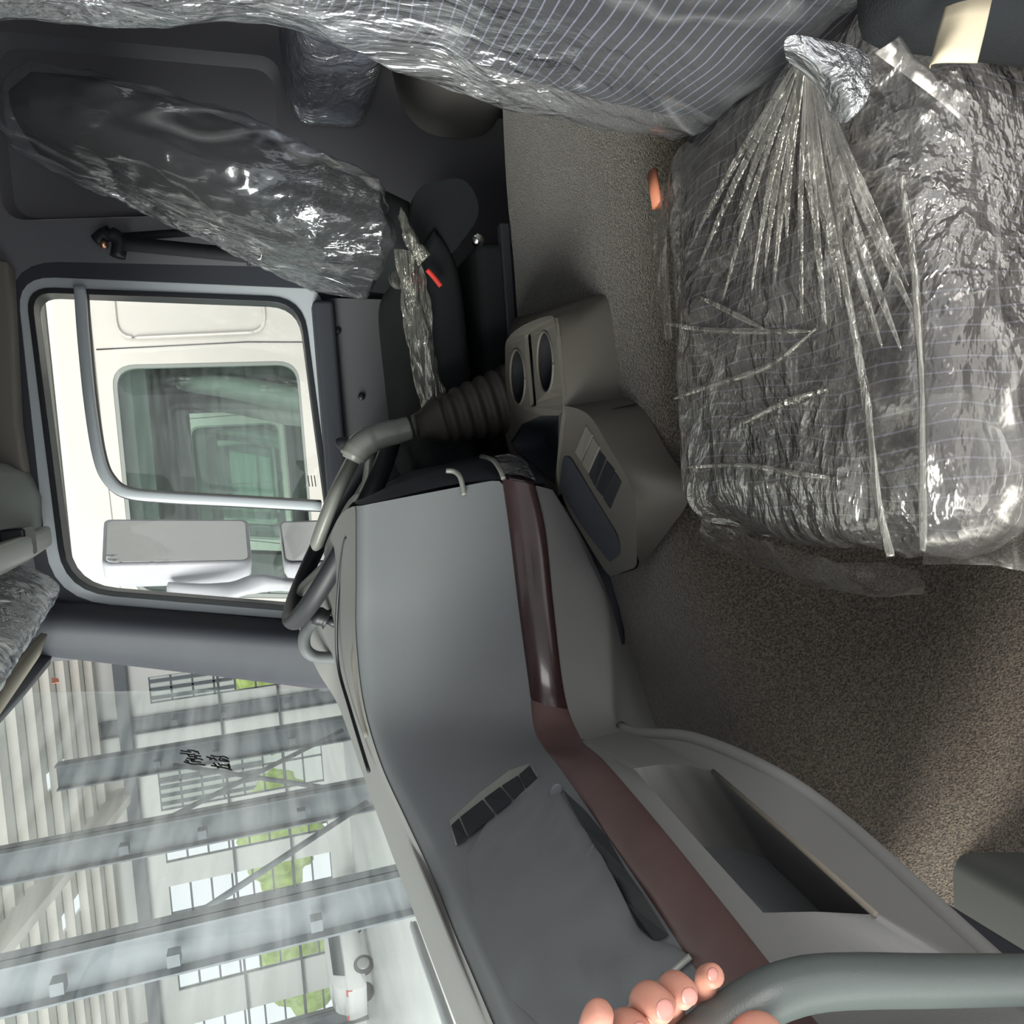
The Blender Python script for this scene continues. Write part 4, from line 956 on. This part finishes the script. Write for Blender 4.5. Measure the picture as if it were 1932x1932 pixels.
for k, x in enumerate((-38, -29, -20, -11, 7, 16)):
    o = tag(mesh('roof_truss', [(x-.15, 31, rz(31)-.3), (x+.15, 31, rz(31)-.3), (x+.15, 4, rz(4)-.3), (x-.15, 4, rz(4)-.3), (x-.15, 31, rz(31)-1.0), (x+.15, 31, rz(31)-1.0), (x+.15, 4, rz(4)-.9), (x-.15, 4, rz(4)-.9)],
             [(0, 1, 2, 3), (4, 5, 6, 7), (0, 1, 5, 4), (2, 3, 7, 6), (0, 3, 7, 4), (1, 2, 6, 5)], M['creamh'], None, smooth=False), 'cream sloping roof beam under the sheet roof, bay %s of the hall' % ['one', 'two', 'three', 'four', 'six', 'seven'][k], 'roof beam', 'roof beams of the hall')
# rear wall and lattice seen over the next truck
bh = [[(30, y0, 1.5), (30, y0+2.2, 1.5), (30, y0+2.2, 6), (30, y0, 6)] for y0 in (-5, -1, 3, 8, 13, 18, 23)]
tag(plate('wall_back', [(30, -8, GZ), (30, 31, GZ), (30, 31, 7.2), (30, 4, 11.5), (30, -8, 11.5)], bh, (.3, 0, 0), M['hallwall']), kind='structure')
r_ = empty('window_20', (30, 0, 1.5), kind='structure')
boxes('window_frame', [((30.1, y0, z-.04), (30.2, y0+2.2, z+.04)) for y0 in (-5, -1, 3, 8, 13, 18, 23) for z in (1.5, 2.6, 3.7, 4.8, 6)]+[((30.1, y0+dy-.04, 1.5), (30.2, y0+dy+.04, 6)) for y0 in (-5, -1, 3, 8, 13, 18, 23) for dy in (0, 1.1, 2.2)], M['steel'], r_)
tag(box('ceiling_rear', (6, -8, 11.5), (30, 4, 11.6), M['roof']), kind='structure')
tag(boxes('trim_8', [((8+i*2, -8, 11.0), (8.25+i*2, 4, 11.5)) for i in range(11)], M['creamh']), kind='structure')
lt = empty('lattice_girder', (0, 9, 2.8), 'cream lattice girder above the neighbouring trucks', 'girder')
boxes('chord', [((-1.3, 9, 2.05), (8, 9.2, 2.2)), ((-1.3, 9, 2.75), (8, 9.2, 2.9))], M['creamh'], lt)
boxes('rung', [((-1.3+i*.42, 9.05, 2.2), (-1.23+i*.42, 9.15, 2.75)) for i in range(22)], M['creamh'], lt)
# white car
cx, cy = 0, 0
car = empty('car', (-18.6, 28.2, GZ), 'white hatchback car parked by the far hall windows', 'car')
def carpt(l, w_, z):   # length forward, width, height ; heading away to the right
    a = math.radians(66); return V((-17.3+l*math.cos(a)-w_*math.sin(a), 26.4+l*math.sin(a)+w_*math.cos(a), GZ+z))
prof = [(-.9, .35), (-.95, .85), (-.8, 1.02), (-.35, 1.42), (1.6, 1.47), (2.4, 1.02), (3.25, .92), (3.35, .35)]
pa = cat([(l, 0, z) for l, z in prof], 4)
rings = []
for w_, sc_ in ((-.80, .97), (-.74, 1.0), (.74, 1.0), (.80, .97)):
    rings.append([carpt(1.2+(p.x-1.2)*sc_, w_*(1 if p.z < 1.0 else .86), .3+(p.z-.3)*sc_) for p in pa]+[carpt(3.3, w_, .32), carpt(-.85, w_, .32)])
loft('body', rings, M['carw'], car)
for sgn in (-1, 1):
    wq = [carpt(-.35, sgn*.815, .98), carpt(2.15, sgn*.815, .98), carpt(1.5, sgn*.72, 1.36), (carpt(-.15, sgn*.72, 1.34))]
    mesh('side_glass', wq, [(0, 1, 2, 3)], M['carg'], car, smooth=False, solid=.02, off=0)
    mesh('tail_lamp', [carpt(-.93, sgn*.55, .8), carpt(-.9, sgn*.8, .8), carpt(-.86, sgn*.8, 1.0), carpt(-.88, sgn*.55, 1.0)], [(0, 1, 2, 3)], M['tail'], car, smooth=False, solid=.04)
    for l in (-.1, 2.5):
        c_ = carpt(l, sgn*.74, .32); fw = (carpt(1, 0, 0)-carpt(0, 0, 0)); sd = carpt(0, 1, 0)-carpt(0, 0, 0)
        ty = loft('tyre', [sring(c_+sd*d*sgn, fw, (0, 0, 1), r_, r_, 24, 2) for d, r_ in ((-.1, .26), (-.08, .33), (.07, .33), (.1, .26))], M['tyre'], car)
        loft('rim', [sring(c_+sd*d*sgn, fw, (0, 0, 1), r_, r_, 20, 2) for d, r_ in ((.09, .22), (.115, .2))], M['rim'], ty)
# wiper outside the windscreen
wp = empty('windscreen_wiper', tuple(at(800, 1800, X=-.7)), 'grey windscreen wiper arm resting outside the glass', 'wiper')
tube('wiper_arm', cat([at(776, 1742, X=-.74), at(795, 1800, X=-.73), at(820, 1870, X=-.72), at(850, 1960, X=-.71)], 5), [.004]+[.008]*14+[.008], M['mhouse'], wp, n=8, flat=.6)
tube('wiper_blade', cat([at(782, 1742, X=-.73), at(803, 1800, X=-.72), at(832, 1880, X=-.71), at(860, 1960, X=-.70)], 5), .004, M['black'], wp, n=6)
